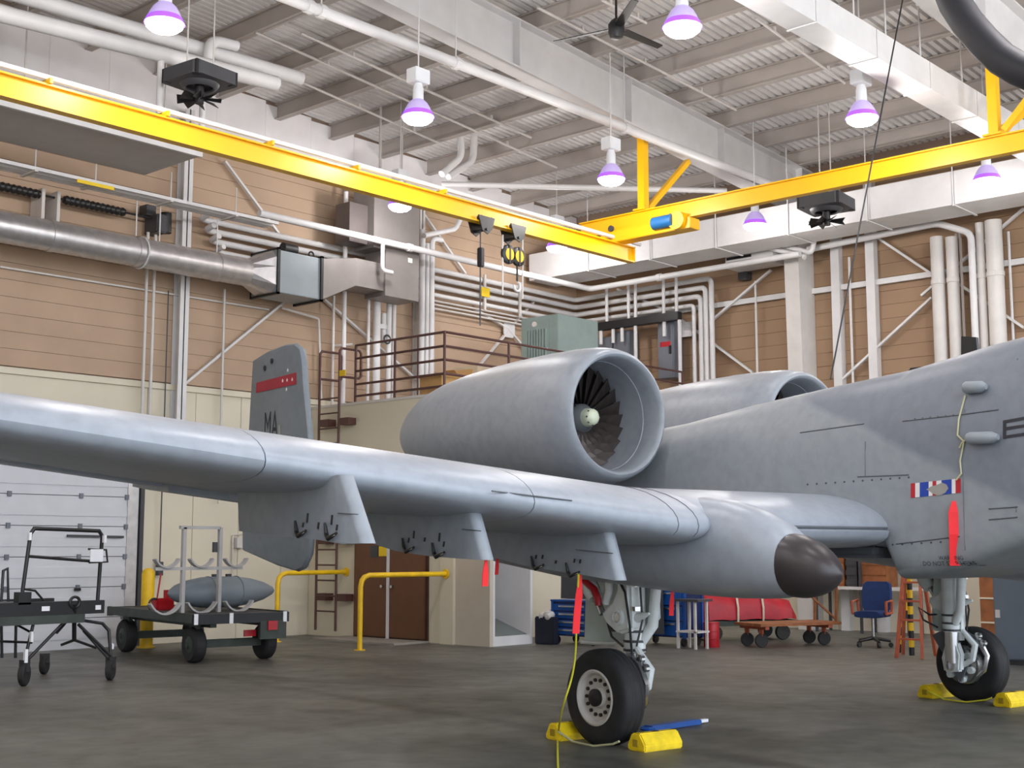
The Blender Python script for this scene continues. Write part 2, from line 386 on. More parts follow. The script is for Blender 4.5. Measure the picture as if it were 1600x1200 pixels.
# brown double doors
for i, (y0, y1) in enumerate([(bx(668, 900, MX).y, bx(612, 900, MX).y), (bx(609, 900, MX).y, bx(558, 900, MX).y)]):
    pass
dY0, dYm, dY1 = bx(667, 920, MX).y, bx(611, 920, MX).y, bx(558, 920, MX).y
d2 = struct(MB().box((MX - .03, dY0 - .06, 0), (MX + .02, dY1 + .06, 2.35)).build('door_2', mat('dark_brown_frame', (70, 46, 34), .5)))
for y0, y1 in ((dY0, dYm - .02), (dYm + .02, dY1)):
    l_ = MB().box((MX - .075, y0, .06), (MX - .03, y1, 2.28)).build('door_leaf', brown, d2, bevel=.006)
    yy = y0 + .12 if y0 > dY0 + .2 else y1 - .12
    MB().cyl((MX - .075, yy, 1.02), (MX - .14, yy, 1.02), .03).build('door_knob', steel, l_)
MB().box((MX - .1, dYm - .03, .02), (MX - .07, dYm + .03, 2.28)).build('astragal_strip', white, d2)
p = bx(600, 861, MX - .08); MB().box((MX - .09, p.y - .15, p.z - .1), (MX - .077, p.y + .14, p.z + .09)).build('notice', signy, d2)
p = bx(585, 861, MX - .08); MB().box((MX - .09, p.y - .11, p.z - .12), (MX - .077, p.y + .11, p.z + .1)).build('notice', dark, d2)
MB().box((MX - .9, 17.9, 0), (MX - .02, 20.2, .035)).build('door_sill', mat('pale_concrete', (150, 144, 134), .7, var=.08), d2)
# conduits up the cream wall beside the overhead door are with the pipework
# ================================================================= high-bay lamps
lampglass = mat('violet_acrylic_reflector', (140, 90, 205), .35, var=.05, emit=(112, 50, 250), es=1.4)
lampcone = mat('pale_violet_reflector', (196, 184, 206), .35, var=.05, emit=(150, 120, 225), es=.3)
lens = mat('glowing_lens', (255, 250, 255), .3, var=0, emit=(255, 246, 255), es=9)
lampbox = mat('lamp_ballast_white', (232, 234, 238), .35, var=.04)
def lamp(p, label, rodtop):
    p = Vector(p); t = thing('high_bay_lamp', label, 'lamp', p, 'high-bay lamps under the roof')
    R = .25
    MB().lathe([(.07, .27), (.1, .255), (.145, .21), (.185, .14), (.21, .08), (.2, .08), (.17, .14), (.13, .2), (.085, .245), (.06, .26)], p, (0,0,1), 28, closed=True).build('reflector', lampcone, t, smooth=True)
    MB().lathe([(.211, .08), (.235, .03), (R, .0), (R - .012, .0), (.225, .03), (.201, .08)], p, (0,0,1), 28, closed=True).build('reflector_rim', lampglass, t, smooth=True)
    MB().lathe([(R - .013, .004), (R - .025, -.04), (.17, -.085), (.09, -.11), (.005, -.12), (.005, .03), (R - .03, .02)], p, (0,0,1), 28).build('lens', lens, t, smooth=True)
    MB().lathe([(.06, .25), (.085, .27), (.08, .45), (.06, .52)], p, (0,0,1), 16).build('socket_collar', lampbox, t, smooth=True)
    MB().box(p + Vector((-.15, -.11, .52)), p + Vector((.15, .11, .74))).build('ballast_box', lampbox, t, bevel=.01)
    MB().cyl(p + Vector((0, 0, .74)), (p.x, p.y, rodtop), .012, 6).build('hanging_rod', white, t)
    l = bpy.data.lights.new('lamp_glow', 'POINT'); l.energy = LAMP_POWER; l.color = (1.0, .97, .95); l.shadow_soft_size = .14
    lo = bpy.data.objects.new('lamp_glow', l); C.objects.link(lo); lo.parent = t; lo.location = (0, 0, -.28)
for (px, py), lab in [((257, 37), 'high-bay lamp at the top left above the two fat white pipes'),
                      ((653, 183), 'high-bay lamp with white ballast box above the middle of the yellow bridge girder'),
                      ((1066, 43), 'high-bay lamp at the top beside the black ceiling fan'),
                      ((1347, 185), 'high-bay lamp hanging below the white overhead duct near the thin black cable'),
                      ((955, 280), 'high-bay lamp just left of the yellow runway hanger post'),
                      ((1180, 352), 'high-bay lamp under the yellow runway beam in front of the wall duct'),
                      ((1542, 282), 'high-bay lamp at the right edge below the yellow runway beam')]:
    p = bz(px, py, 8.2); lamp(p, lab, zp(p.x) + .34)
p = by(625, 322, 19.2); lamp(p, 'high-bay lamp half hidden under the yellow girder before the grey riser duct', zp(p.x) + .34)
p = by(870, 387, 19.2); lamp(p, 'high-bay lamp lighting the end of the white wall duct near the hook block', zp(p.x) + .34)
for y, row, xs_ in ((13.95, 'over the bridge girder', (-.5, 4.2)), (9.05, 'over the jet', (-.8, 3.9, 8.6)), (4.3, 'before the jet', (-.8, 3.9, 8.6, 13.4, 18.2, 22.9)), (-.6, 'at the hall front', (3.9, 10.9, 18.2))):  # unseen lamps added on the extended lamp grid to brighten the jet's side
    for k, x in enumerate(xs_): lamp((x, y, 8.2), ('first', 'second', 'third', 'fourth', 'fifth', 'sixth')[k] + ' added high-bay lamp from the left ' + row + ', beyond the view', zp(x) + .34)
# ================================================================= the jet: x to port, y aft, z up in its own frame
jet = thing('jet_aircraft', 'grey twin-engined straight-winged attack jet parked on yellow-chocked wheels', 'aircraft', M=AM)
OFF[jet] = Matrix.Identity(4)                 # everything below is written in the jet's own frame
def grey_mat(name, c1, c2, rough=.42, patch=1.1, line=None):
    m = bpy.data.materials.new(name); m.use_nodes = True; nt = m.node_tree; b = nt.nodes['Principled BSDF']; b.inputs['Roughness'].default_value = rough
    tc = nt.nodes.new('ShaderNodeTexCoord')
    n = nt.nodes.new('ShaderNodeTexNoise'); n.inputs['Scale'].default_value = patch; n.inputs['Detail'].default_value = 4; nt.links.new(tc.outputs['Object'], n.inputs['Vector'])
    n2 = nt.nodes.new('ShaderNodeTexNoise'); n2.inputs['Scale'].default_value = 9; n2.inputs['Detail'].default_value = 6; nt.links.new(tc.outputs['Object'], n2.inputs['Vector'])
    mx = nt.nodes.new('ShaderNodeMix'); mx.data_type = 'RGBA'; mx.inputs['A'].default_value = (*lin(c1), 1); mx.inputs['B'].default_value = (*lin(c2), 1)
    if line is None:
        r = nt.nodes.new('ShaderNodeValToRGB'); r.color_ramp.elements[0].position = .42; r.color_ramp.elements[1].position = .62; nt.links.new(n.outputs['Fac'], r.inputs['Fac']); nt.links.new(r.outputs['Color'], mx.inputs['Factor'])
    else:                                      # two-tone camouflage: dark above a slanting edge z = a + k*y
        a, k = line; sp = nt.nodes.new('ShaderNodeSeparateXYZ'); nt.links.new(tc.outputs['Object'], sp.inputs['Vector'])
        def math_(op, x, y):
            q = nt.nodes.new('ShaderNodeMath'); q.operation = op
            for i, v in enumerate((x, y)):
                if isinstance(v, (int, float)): q.inputs[i].default_value = v
                else: nt.links.new(v, q.inputs[i])
            return q.outputs[0]
        f = math_('SUBTRACT', sp.outputs['Z'], math_('ADD', math_('MULTIPLY', sp.outputs['Y'], k), a))
        f = math_('ADD', f, math_('MULTIPLY', math_('SUBTRACT', n.outputs['Fac'], .5), .25))
        mr = nt.nodes.new('ShaderNodeMapRange'); mr.inputs['From Min'].default_value = -.04; mr.inputs['From Max'].default_value = .04; nt.links.new(f, mr.inputs['Value']); nt.links.new(mr.outputs['Result'], mx.inputs['Factor'])
    r2 = nt.nodes.new('ShaderNodeValToRGB'); r2.color_ramp.elements[0].position = .25; r2.color_ramp.elements[1].position = .6
    r2.color_ramp.elements[0].color = (.86, .86, .86, 1); r2.color_ramp.elements[1].color = (1, 1, 1, 1); nt.links.new(n2.outputs['Fac'], r2.inputs['Fac'])
    mm = nt.nodes.new('ShaderNodeMix'); mm.data_type = 'RGBA'; mm.blend_type = 'MULTIPLY'; mm.inputs['Factor'].default_value = 1
    nt.links.new(mx.outputs['Result'], mm.inputs['A']); nt.links.new(r2.outputs['Color'], mm.inputs['B']); nt.links.new(mm.outputs['Result'], b.inputs['Base Color'])
    return m
wingm = grey_mat('aircraft_light_grey', (158, 164, 174), (152, 158, 168), .36)
nacm = grey_mat('aircraft_nacelle_grey', (150, 155, 162), (143, 149, 157), .4)
pylm = grey_mat('aircraft_pylon_grey', (146, 152, 160), (138, 144, 153), .45)
finm = grey_mat('aircraft_fin_grey', (112, 120, 127), (106, 114, 122), .45)
lA, lB = ax_(1320, 662, -.75), ax_(1488, 740, -.76); kk = (lB.z - lA.z) / (lB.y - lA.y)
fusm = grey_mat('aircraft_two_tone_grey', (142, 148, 154), (116, 122, 132), .45, line=(lA.z - kk * lA.y, kk))
seam = mat('seam_grey', (92, 96, 102), .6, var=.1)
# ---- wing
def airfoil(n=22, m=.034, p=.35, t=.16):
    up, lo = [], []
    for i in range(n + 1):
        s = (1 - math.cos(math.pi * i / n)) / 2
        yt = 5 * t * (.2969 * math.sqrt(s) - .126 * s - .3516 * s * s + .2843 * s ** 3 - .1036 * s ** 4)
        yc = m / p ** 2 * (2 * p * s - s * s) if s < p else m / (1 - p) ** 2 * ((1 - 2 * p) + 2 * p * s - s * s)
        up.append((s, yc + yt)); lo.append((s, yc - yt))
    return up[::-1] + lo[1:]                 # trailing edge over the top to the nose and back below
AF = airfoil()
def wsec(x):
    a = abs(x); zle = 1.93 + max(0, a - 3.3) * .104; o = max(0, a - 3.3) / 5.9
    yle = -1.6 + .16 * o; ch = 3.08 - .55 * o; t = 1 - .16 * o
    return yle, zle, ch, t
def wring(x):
    yle, zle, ch, t = wsec(x); return [Vector((x, yle + s * ch, zle + z * ch * t)) for s, z in AF]
def wing_panel(xs, nm='wing_panel'):
    return MB().loft([wring(x) for x in xs]).build(nm, wingm, jet, smooth=True)
g = .004
s1, s2 = ay_(415, 722, -1.5).x, ay_(828, 790, -1.5).x
for sg in (-1, 1):
    A = [9.0, -s1 + g]; B = [-s1 - g, -s2 + g]; D = [-s2 - g, 3.3, 3.16]
    for pp in (A, B): wing_panel([sg * v for v in pp])
    rings = [wring(sg * v) for v in D]; yl, zl, cl_, _ = wsec(3.1)     # outer leading edge ends in a rounded cap beside the sponson
    for dx, k in ((.05, .985), (.09, .95), (.12, .88), (.14, .78)): rings.append([Vector((sg * (3.16 - dx), yl + .6 + (v.y - yl - .6) * (1 - (1 - k) * .35), zl + .1 + (v.z - zl - .1) * k)) for v in wring(3.16)])
    MB().loft(rings).build('wing_panel', wingm, jet, smooth=True)
    MB().loft([[v + Vector((0, .07, 0)) for v in wring(sg * 3.1)], [v + Vector((0, .03, 0)) for v in wring(sg * 2.6)], wring(sg * 2.2), wring(sg * .6)]).build('wing_panel', wingm, jet, smooth=True)
    for q in (2.98 + .1, 3.3): pass
    tip = [wring(sg * 9.0)]
    for k in range(1, 6):                    # drooped rounded wing tip
        f = k / 5; c = wsec(9.0); tip.append([Vector((sg * (9.0 + .3 * math.sin(f * 1.5)), c[0] + c[2]/2 + (v.y - c[0] - c[2]/2) * (1 - .25 * f * f), c[1] - .25 * f * f + (v.z - c[1]) * (1 - f * .9))) for v in wring(sg * 9.0)])
    MB().loft(tip).build('wing_tip', wingm, jet, smooth=True)
    # aileron / flap trailing edges, hung a little below the wing box
    for a, c, dz in ((6.85, 8.95, .0), (3.35, 6.8, .03), (.85, 2.2, .0)):
        rings = []
        for x in (a, c):
            yle, zle, ch, t = wsec(x); rings.append([Vector((sg * x, yle + s * ch + .015, zle + z * ch * t - dz)) for s, z in ((.74, -.03), (.74, .045), (.88, .026), (1.01, .004), (1.01, -.004), (.88, -.02))])
        MB().loft(rings).build('flap', wingm, jet, smooth=True)
    # inboard leading-edge slat
    rings = []
    for x in (.8, 2.35):
        yle, zle, ch, t = wsec(x); low = [v for v in AF if v[0] < .16][::1]; nose = [(s, z) for s, z in AF[len(AF)//2:] if s < .2]
        o_ = [Vector((sg * x, yle + s * ch - .035, zle + z * ch - .025)) for s, z in nose]; i_ = [Vector((sg * x, yle + s * ch + .02, zle + z * ch + .01)) for s, z in nose[::-1]]
        rings.append(o_ + i_)
    MB().loft(rings).build('slat', wingm, jet, smooth=True)
    MB().tube([(sg * x, wsec(x)[0] - .012, wsec(x)[1] + .004) for x in (.8, 2.35)], .014, 6).build('slat_gap', seam, jet)
def wing_top(x, y):                           # upper-surface height
    yle, zle, ch, t = wsec(x); s = (y - yle) / ch
    up = sorted(AF[:len(AF)//2 + 1]); 
    for (s0, z0), (s1_, z1) in zip(up, up[1:]):
        if s0 <= s <= s1_: return zle + (z0 + (z1 - z0) * (s - s0) / max(1e-6, s1_ - s0)) * ch * t
    return zle
def wing_low(x, y):
    yle, zle, ch, t = wsec(x); s = (y - yle) / ch; lo = sorted(AF[len(AF)//2:])
    for (s0, z0), (s1_, z1) in zip(lo, lo[1:]):
        if s0 <= s <= s1_: return zle + (z0 + (z1 - z0) * (s - s0) / max(1e-6, s1_ - s0)) * ch * t
    return zle
def on_wing(px, py):                          # sight line on to the forward upper surface of the starboard wing
    best = None
    for i in range(60):
        p = ay_(px, py, -1.59 + i * .02)
        if -9 < p.x < -3.1:
            e = abs(p.z - wing_top(p.x, p.y))
            if best is None or e < best[0]: best = (e, p)
    return best[1] + Vector((0, -.004, .004))
MB().tube([on_wing(768 + 25 * k, 768 + 3 * k) for k in range(6)], .006, 5).build('panel_seam', seam, jet)
for x in (-3.2, -3.42): MB().tube([v + Vector((0, -.001, .001)) for v, (s, z) in zip(wring(x), AF) if s < .45 and z > -.03], .004, 5).build('panel_seam', seam, jet)
# ---- gear sponsons with dark nose cones
def sring(cx, y, hw, z0, z1, n=28, e=2.3):
    out = []
    for j in range(n):
        th = 2 * math.pi * j / n; c, s = math.cos(th), math.sin(th)
        out.append(Vector((cx + hw * math.copysign(abs(c) ** (2/e), c), y, (z0+z1)/2 + (z1-z0)/2 * math.copysign(abs(s) ** (2/e), s))))
    return out
conem = mat('dark_nose_cone', (52, 46, 48), .35, var=.1)
for sg in (-1, 1):
    cx = sg * 2.74
    MB().loft([sring(cx, *v) for v in ((-2.2, .25, 1.375, 1.87), (-2.1, .275, 1.36, 1.95), (-1.9, .30, 1.35, 2.05), (-1.6, .325, 1.345, 2.14), (-1.1, .38, 1.36, 2.2), (-.3, .44, 1.42, 2.2), (.6, .4, 1.48, 2.12), (1.6, .3, 1.6, 2.05), (2.6, .06, 1.84, 1.94))]).build('gear_sponson', wingm, jet, smooth=True)
    rings = []
    for k in range(9):
        f = k / 8; r = max(.05, (1 - f ** 1.9) ** .66)
        rings.append(sring(cx, -2.203 - .45 * f, .252 * r, 1.62 - .06 * f - .25 * r, 1.62 - .06 * f + .25 * r, e=2.1))
    MB().loft(rings).build('nose_cone', conem, jet, smooth=True)
# ---- fuselage
FS = [(-7.9, .12, 2.0, 2.3), (-7.5, .36, 1.86, 2.62), (-6.6, .56, 1.82, 2.92), (-5.4, .66, 1.84, 3.04), (-4.2, .72, 1.86, 3.12), (-3.6, .745, 1.9, 3.35), (-3.2, .752, 1.88, 3.56), (-2.98, .755, 1.79, 3.67), (-2.36, .765, 1.575, 3.6), (-2.0, .765, 1.5, 3.54), (-1.66, .765, 1.47, 3.49), (-1.6, .765, 1.6, 3.48), (-1.53, .765, 1.76, 3.47), (-.5, .765, 1.78, 3.39),
      (.5, .76, 1.8, 3.30), (1.5, .72, 1.85, 3.18), (3, .64, 1.95, 3.08), (5, .54, 2.1, 3.0), (7, .43, 2.3, 2.95), (8.7, .16, 2.6, 2.85)]
def fparam(y):
    for a, c in zip(FS, FS[1:]):
        if a[0] <= y <= c[0]:
            f = (y - a[0]) / (c[0] - a[0]); return [u + (v - u) * f for u, v in zip(a, c)]
    return FS[0] if y < FS[0][0] else FS[-1]
EU, EL = 2.5, 11.0                              # rounded back, slab sides and flat belly
def fus_x(y, z):
    _, hw, zb, zt = fparam(y); zm = min(2.45, (zb + zt) / 2); e = EU if z > zm else EL
    s = min(.999, abs(z - zm) / ((zt - zm) if z > zm else (zm - zb))); return -max(hw * (1 - s ** e) ** (1/e), .3)
def fring(y, n=26):
    _, hw, zb, zt = fparam(y); zm = min(2.45, (zb + zt) / 2); out = []
    for j in range(n):
        th = math.pi * j / n; c, s_ = math.cos(th), math.sin(th); out.append(Vector((hw * math.copysign(abs(c) ** (2/EU), c), y, zm + (zt - zm) * s_ ** (2/EU))))
    for j in range(n):
        th = math.pi + math.pi * j / n; c, s_ = math.cos(th), abs(math.sin(th)); out.append(Vector((hw * math.copysign(abs(c) ** (2/EL), c), y, zm - (zm - zb) * s_ ** (2/EL))))
    return out
yy_ = sorted(set([f[0] for f in FS] + [-7.9 + .3*i for i in range(56)]))
MB().loft([fring(y) for y in yy_ if y <= 8.7]).build('fuselage', fusm, jet, smooth=True)
def fs(px, py, off=.004):                     # where a sight line meets the starboard side of the fuselage
    x = -.75
    for _ in range(6):
        p = ax_(px, py, x); x = fus_x(p.y, p.z) - off
    return ax_(px, py, x)
# wing-root fairing fillet on the upper surface
# dark belly panel seen below the wing centre section
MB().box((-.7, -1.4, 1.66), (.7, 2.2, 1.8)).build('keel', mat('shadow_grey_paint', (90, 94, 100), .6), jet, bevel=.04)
# decals and seams
def decal(nm, quad, m, par, n=6, off=.004):
    (a, c, d, e) = quad; rows = []
    for i in range(n+1):
        f = i/n; rows.append([fs(a[0]+(c[0]-a[0])*u + ((e[0]+(d[0]-e[0])*u) - (a[0]+(c[0]-a[0])*u))*f, a[1]+(c[1]-a[1])*u + ((e[1]+(d[1]-e[1])*u) - (a[1]+(c[1]-a[1])*u))*f, off) for u in [j/n for j in range(n+1)]])
    return MB().grid(rows).build(nm, m, par)
fu = [o for o in jet.children if o.name.startswith('fuselage')][0]
def band(x0, x1, m, off=.004):
    def edge(x, top): return (x, (757.5 if top else 782) - (x - 1423) * (8/77) - (2 if top else 4))
    decal('ribbon_band', (edge(x0, 1), edge(x1, 1), edge(x1, 0), edge(x0, 0)), m, fu, 4, off)
rb = mat('decal_red', (176, 28, 44), .5, var=.05); rw = mat('decal_white', (225, 222, 220), .5, var=.04); rbl = mat('decal_blue', (24, 62, 158), .5, var=.05); rg = mat('decal_worn_grey', (150, 146, 140), .6, var=.1)
for x0, x1, m_ in ((1423, 1430, rb), (1430, 1437, rw), (1437, 1451, rbl), (1451, 1457, rw), (1457, 1463, rb), (1463, 1471, rw), (1471, 1487, rbl), (1487, 1493, rw), (1493, 1501, rb)): band(x0, x1, m_)
def poly_decal(nm, pts, m, par, off): MB().add([fs(x, y, off) for x, y in pts], [tuple(range(len(pts)))]).build(nm, m, par)
poly_decal('worn_patch', [(1447, 765), (1455, 760), (1463, 758), (1472, 754), (1479, 757), (1482, 763), (1477, 770), (1467, 775), (1457, 771), (1452, 767)], rg, fu, .007)
ink = mat('decal_black', (34, 36, 46), .55, var=.05)
for q in (((1567, 657), (1640, 644), (1640, 649), (1567, 662)), ((1567, 681), (1640, 670), (1640, 675), (1567, 686)), ((1567, 668), (1640, 657), (1640, 661), (1567, 673)), ((1567, 657), (1572, 656), (1572, 686), (1567, 686))): decal('insignia_bar', q, ink, fu, 4)
def disc_pts(px, py, r, n, k=1.): return [(px + r*(1 if i % 2 == 0 else k)*math.sin(2*math.pi*i/n), py - r*(1 if i % 2 == 0 else k)*math.cos(2*math.pi*i/n)) for i in range(n)]
poly_decal('insignia_disc', disc_pts(1668, 660, 36, 24), ink, fu, .006); poly_decal('insignia_star', disc_pts(1668, 660, 31, 10, .4), rg, fu, .012)
def side_text(txt, size, px, py):
    o = fs(px, py); p2 = fs(px + 20, py); u = (p2 - o).normalized(); mb = text_mb(txt, size, o, u, (0,0,1), .0)
    n = u.cross(Vector((0,0,1))); mb.v = [Vector((fus_x(v.y, v.z) - .018, v.y, v.z)) for v in mb.v]; mb.build('stencil_lettering', ink, fu)
side_text('WARNING', .05, 1487, 872); side_text('DO NOT STEP HERE', .055, 1482, 881)
def seam_line(pts, w=.006):
    P = [fs(*q, .002) for q in pts]; MB().tube(P, w, 4).build('panel_seam', seam, fu)
for q in ([(1352, 690), (1352, 745)], [(1340, 745), (1420, 742)], [(1410, 658), (1500, 648), (1560, 640)], [(1508, 640), (1505, 760), (1508, 860)], [(1545, 795), (1590, 792)], [(1590, 560), (1588, 800)], [(1250, 676), (1350, 662)], [(1400, 850), (1500, 838)], [(1545, 812), (1590, 808)]): seam_line(q)
rv = mat('rivet_dark', (70, 74, 82), .6, var=0)
for a, c, n in (((1395, 851), (1470, 847), 6), ((1262, 757), (1420, 746), 12), ((1430, 655), (1490, 649), 6)):
    for i in range(n):
        f = i/(n-1); p = fs(a[0]+(c[0]-a[0])*f, a[1]+(c[1]-a[1])*f, 0); MB().cyl(p, p - Vector((.005, 0, 0)), .010, 6).build('rivet', rv, fu)
# sensor covers on cords, antennas
for (x0, x1, yc) in ((1507, 1541, 606), (1512, 1560, 685)):
    a, c = fs(x0, yc, .055), fs(x1, yc - 2, .04); MB().tube([a, a.lerp(c, .08), a.lerp(c, .8), c], [.045, .055, .052, .025], 16).build('probe_cover', mat('cover_grey', (140, 146, 153), .5), jet, smooth=True)
MB().tube([fs(*q, .012) for q in ((1508, 618), (1498, 655), (1496, 680), (1506, 690), (1500, 720), (1502, 740), (1494, 750))], .008, 6).build('cover_cord', rope, jet)
MB().tube([fs(*q, .012) for q in ((1513, 685), (1503, 692), (1499, 700))], .008, 6).build('cover_cord', rope, jet)
p = ax_(1516, 545, .12); MB().prism([(p.x-.02, p.y+.1, p.z-.25), (p.x-.02, p.y-.1, p.z-.25), (p.x-.02, p.y-.08, p.z+.1), (p.x-.02, p.y+.08, p.z+.13)], (.04, 0, 0)).build('blade_antenna', black, jet)
p = ax_(1433, 577, 0); MB().cbox((0, p.y, p.z-.04), (.05, .18, .12)).build('spine_antenna', black, jet, bevel=.015)
# canopy
MB().loft([sring(0, y, hw, z0, z1, 24, 2.2) for y, hw, z0, z1 in ((-5.9, .1, 2.9, 3.0), (-5.4, .42, 2.85, 3.4), (-4.6, .5, 2.9, 3.72), (-3.7, .48, 2.95, 3.8), (-3.05, .3, 3.0, 3.6))]).build('canopy', mat('canopy_glass', (60, 72, 80), .08, var=0, coat=.5), jet, smooth=True)
# ---- engines
spinm = mat('spinner_pale_green', (206, 210, 184), .4, var=.06)
fanm = mat('fan_blade_metal', (84, 75, 72), .4, metal=.6, var=.15)
def engine(cx):
    z0, y0 = 3.19, 1.36
    outer = [(.655, 0), (.68, .012), (.705, .05), (.73, .13), (.75, .27), (.765, .55), (.77, 1.0), (.76, 1.5), (.74, 2.0), (.705, 2.5), (.65, 2.95), (.57, 3.35), (.46, 3.65), (.36, 3.85), (.30, 3.95)]
    inner = [(.27, 3.95), (.3, 3.6), (.42, 3.2), (.5, 1.6), (.595, .9), (.60, .62), (.60, .3), (.605, .15), (.62, .05), (.635, .012)]
    e = MB().lathe(outer + inner, (cx, y0, z0), (0,1,0), 64, closed=True).build('engine_nacelle', nacm, jet, smooth=True)
    MB().lathe([(.602, .27), (.598, .275), (.598, .285), (.602, .29)], (cx, y0, z0), (0,1,0), 48, closed=True).build('inlet_seam', mat('inlet_seam_grey', (170, 176, 184), .5), e)
    MB().lathe([(.05, .72), (.597, .72), (.597, .8), (.05, .8)], (cx, y0, z0), (0,1,0), 40).build('fan_backing', mat('fan_backing_dark', (20, 18, 20), .7, var=0), e)
    MB().lathe([(.01, .40), (.05, .405), (.085, .43), (.1, .48), (.104, .54)], (cx, y0, z0), (0,1,0), 28).build('spinner', spinm, e, smooth=True)
    MB().lathe([(.105, .535), (.16, .6), (.17, .72), (.1, .72)], (cx, y0, z0), (0,1,0), 28).build('hub_ring', mat('hub_ring_grey', (120, 124, 126), .4, metal=.4), e, smooth=True)
    for k in range(8):
        th = 2*math.pi*k/8; q = Vector((cx + .09*math.cos(th), y0 + .445, z0 + .09*math.sin(th))); MB().cyl(q, q - Vector((0, .012, 0)), .010, 6).build('spinner_bolt', dark, e)
    ref = None
    for k in range(24):
        th = 2*math.pi*k/24
        if ref is None:
            rr = []
            for r, w, tw in ((.15, .045, .9), (.3, .06, .7), (.45, .075, .55), (.59, .085, .45)):
                rr.append([Vector((r, -w*math.sin(tw), w*math.cos(tw))), Vector((r, -w*math.sin(tw)+.008, w*math.cos(tw))), Vector((r, w*math.sin(tw)+.008, -w*math.cos(tw))), Vector((r, w*math.sin(tw), -w*math.cos(tw)))])
            o = MB().loft(rr).build('fan_blade', fanm, e); ref = o.data
        else:
            o = bpy.data.objects.new('fan_blade', ref); C.objects.link(o); o.parent = e
        o.location = (cx, y0 + .64, z0); o.rotation_euler = (0, th, 0)
    return e
for cx in (-1.4, 1.64):
    engine(cx)
    s = 1 if cx > 0 else -1
    MB().box((min(s*.5, s*1.2), 2.3, 2.95), (max(s*.5, s*1.2), 4.6, 3.25)).build('engine_pylon', nacm, jet, bevel=.05)
# ---- tail
for sg in (-1, 1):
    P = [(7.12, 4.30), (6.72, 4.37), (6.2, 4.40), (5.9, 4.38), (5.74, 4.30), (5.68, 4.15), (5.62, 3.8), (5.5, 3.3), (5.42, 2.9), (5.38, 2.4), (5.36, 1.95), (5.42, 1.66), (5.56, 1.5), (5.74, 1.46), (6.3, 1.53), (7.3, 1.72), (7.36, 2.6), (7.2, 3.3)]
    cy, cz = 6.35, 2.9; x = sg * 2.9
    def ringp(k, dx): return [Vector((x + dx, cy + (y - cy)*k, cz + (z - cz)*(1 - (1-k)*.5))) for y, z in P]
    f = MB().loft([ringp(.9, -.055), ringp(.97, -.042), ringp(1, -.006), ringp(1, .006), ringp(.97, .042), ringp(.9, .055)]).build('tail_fin', finm, jet, smooth=True)
    if sg < 0:
        xo = x - .058
        def T(px, py): return ax_(px, py, xo)
        def flat(nm, pts, m, d=.003): MB().prism([T(*q) for q in pts], (-d, 0, 0)).build(nm, m, f)
        stripe = mat('tail_stripe_red', (150, 26, 46), .5, var=.08)
        flat('tail_stripe', [(401, 598), (463, 582), (463, 600), (400, 614)], stripe)
        def star(px, py, r):
            c = T(px, py); MB().prism([(c.x-.002, c.y + r*(1 if k % 2 == 0 else .42)*math.sin(k*math.pi/5), c.z + r*(1 if k % 2 == 0 else .42)*math.cos(k*math.pi/5)) for k in range(10)], (-.004, 0, 0)).build('star', rw, f)
        for q in ((442, 595), (449, 594), (457, 593), (450, 578.5), (448, 608.5)): star(*q, .026)
        o = T(423, 668); (lambda mb: (setattr(mb, 'v', [Vector((v.x, o.y + (v.y - o.y) * .5, v.z)) for v in mb.v]), mb)[1])(text_mb('MA', .56, o, (0,-1,0), (0,0,1), .0)).build('fin_lettering', ink, f)
        flat('fin_mark', [(435, 664), (438, 664), (438, 680), (435, 680)], rg)
        for q in ((425, 564), (414, 575)): 
            c = T(*q); MB().cyl(c, c - Vector((.01, 0, 0)), .035, 10).build('fin_opening', black, f)
MB().loft([[Vector((x, 5.6 + s*1.6, 2.55 + z*1.6*.7)) for s, z in airfoil(10, 0, .4, .1)] for x in (-2.86, 2.86)]).build('tailplane', finm, jet, smooth=True)
# ---- pylons with sway braces
def pylon(x, pts, braces, lab=None, mirror=True):
    for sg in ((1, -1) if mirror else (1,)):
        P = [ax_(px, py, x) for px, py in pts]; yle, zle, ch, t = wsec(x)
        lo = [(p.y, p.z) for p in P]                      # leading bottom corner ... trailing bottom corner
        y_f, y_b = lo[0][0], lo[-1][0]
        front = ax_(*braces['le_top'], x)
        poly = [(front.y, max(front.z, wing_low(x, max(front.y, yle+.02)) + .02))] + lo
        yb_top = y_b + .05; poly += [(yb_top, wing_low(x, yb_top) + .06)]
        k = 6
        for i in range(1, k): yv = yb_top + (front.y - yb_top)*i/k; poly.append((yv, wing_low(x, yv) + .06))
        X = x * sg; cy = (front.y + y_b)/2
        def rg_(sc, dx): return [Vector((X + dx, y if y > front.y + .3 else y + (1-sc)*1.2, z)) for y, z in poly]
        pl = MB().loft([rg_(.965, -.06), rg_(.985, -.045), rg_(1, -.012), rg_(1, .012), rg_(.985, .045), rg_(.965, .06)]).build('pylon', pylm, jet, smooth=True)
        if sg > 0:
            for (px, py, k) in braces['dots']:
                c = ax_(px, py, x - .062); MB().prism([(c.x, c.y+.004, c.z+.032*k), (c.x, c.y-.012, c.z+.03*k), (c.x, c.y-.002, c.z-.035*k), (c.x, c.y+.014, c.z-.03*k)], (-.006, 0, 0)).build('access_slot', black, pl)
            for (px, py) in braces['arms']:
                c = ax_(px, py, x - .075)
                MB().tube([c + Vector((0, .07, .09)), c + Vector((0, .045, .015)), c + Vector((-.01, .0, -.015)), c + Vector((-.01, -.11, .02))], [.008, .014, .016, .01], 6).build('sway_brace', black, pl)
                MB().beam(c + Vector((-.015, .01, -.012)), c + Vector((-.015, -.1, .015)), .008, .018).build('brace_pad', steel, pl)
            MB().prism([ax_(*q, x - .062) for q in braces['crease']], (-.003, 0, 0)).build('panel_line', seam, pl)
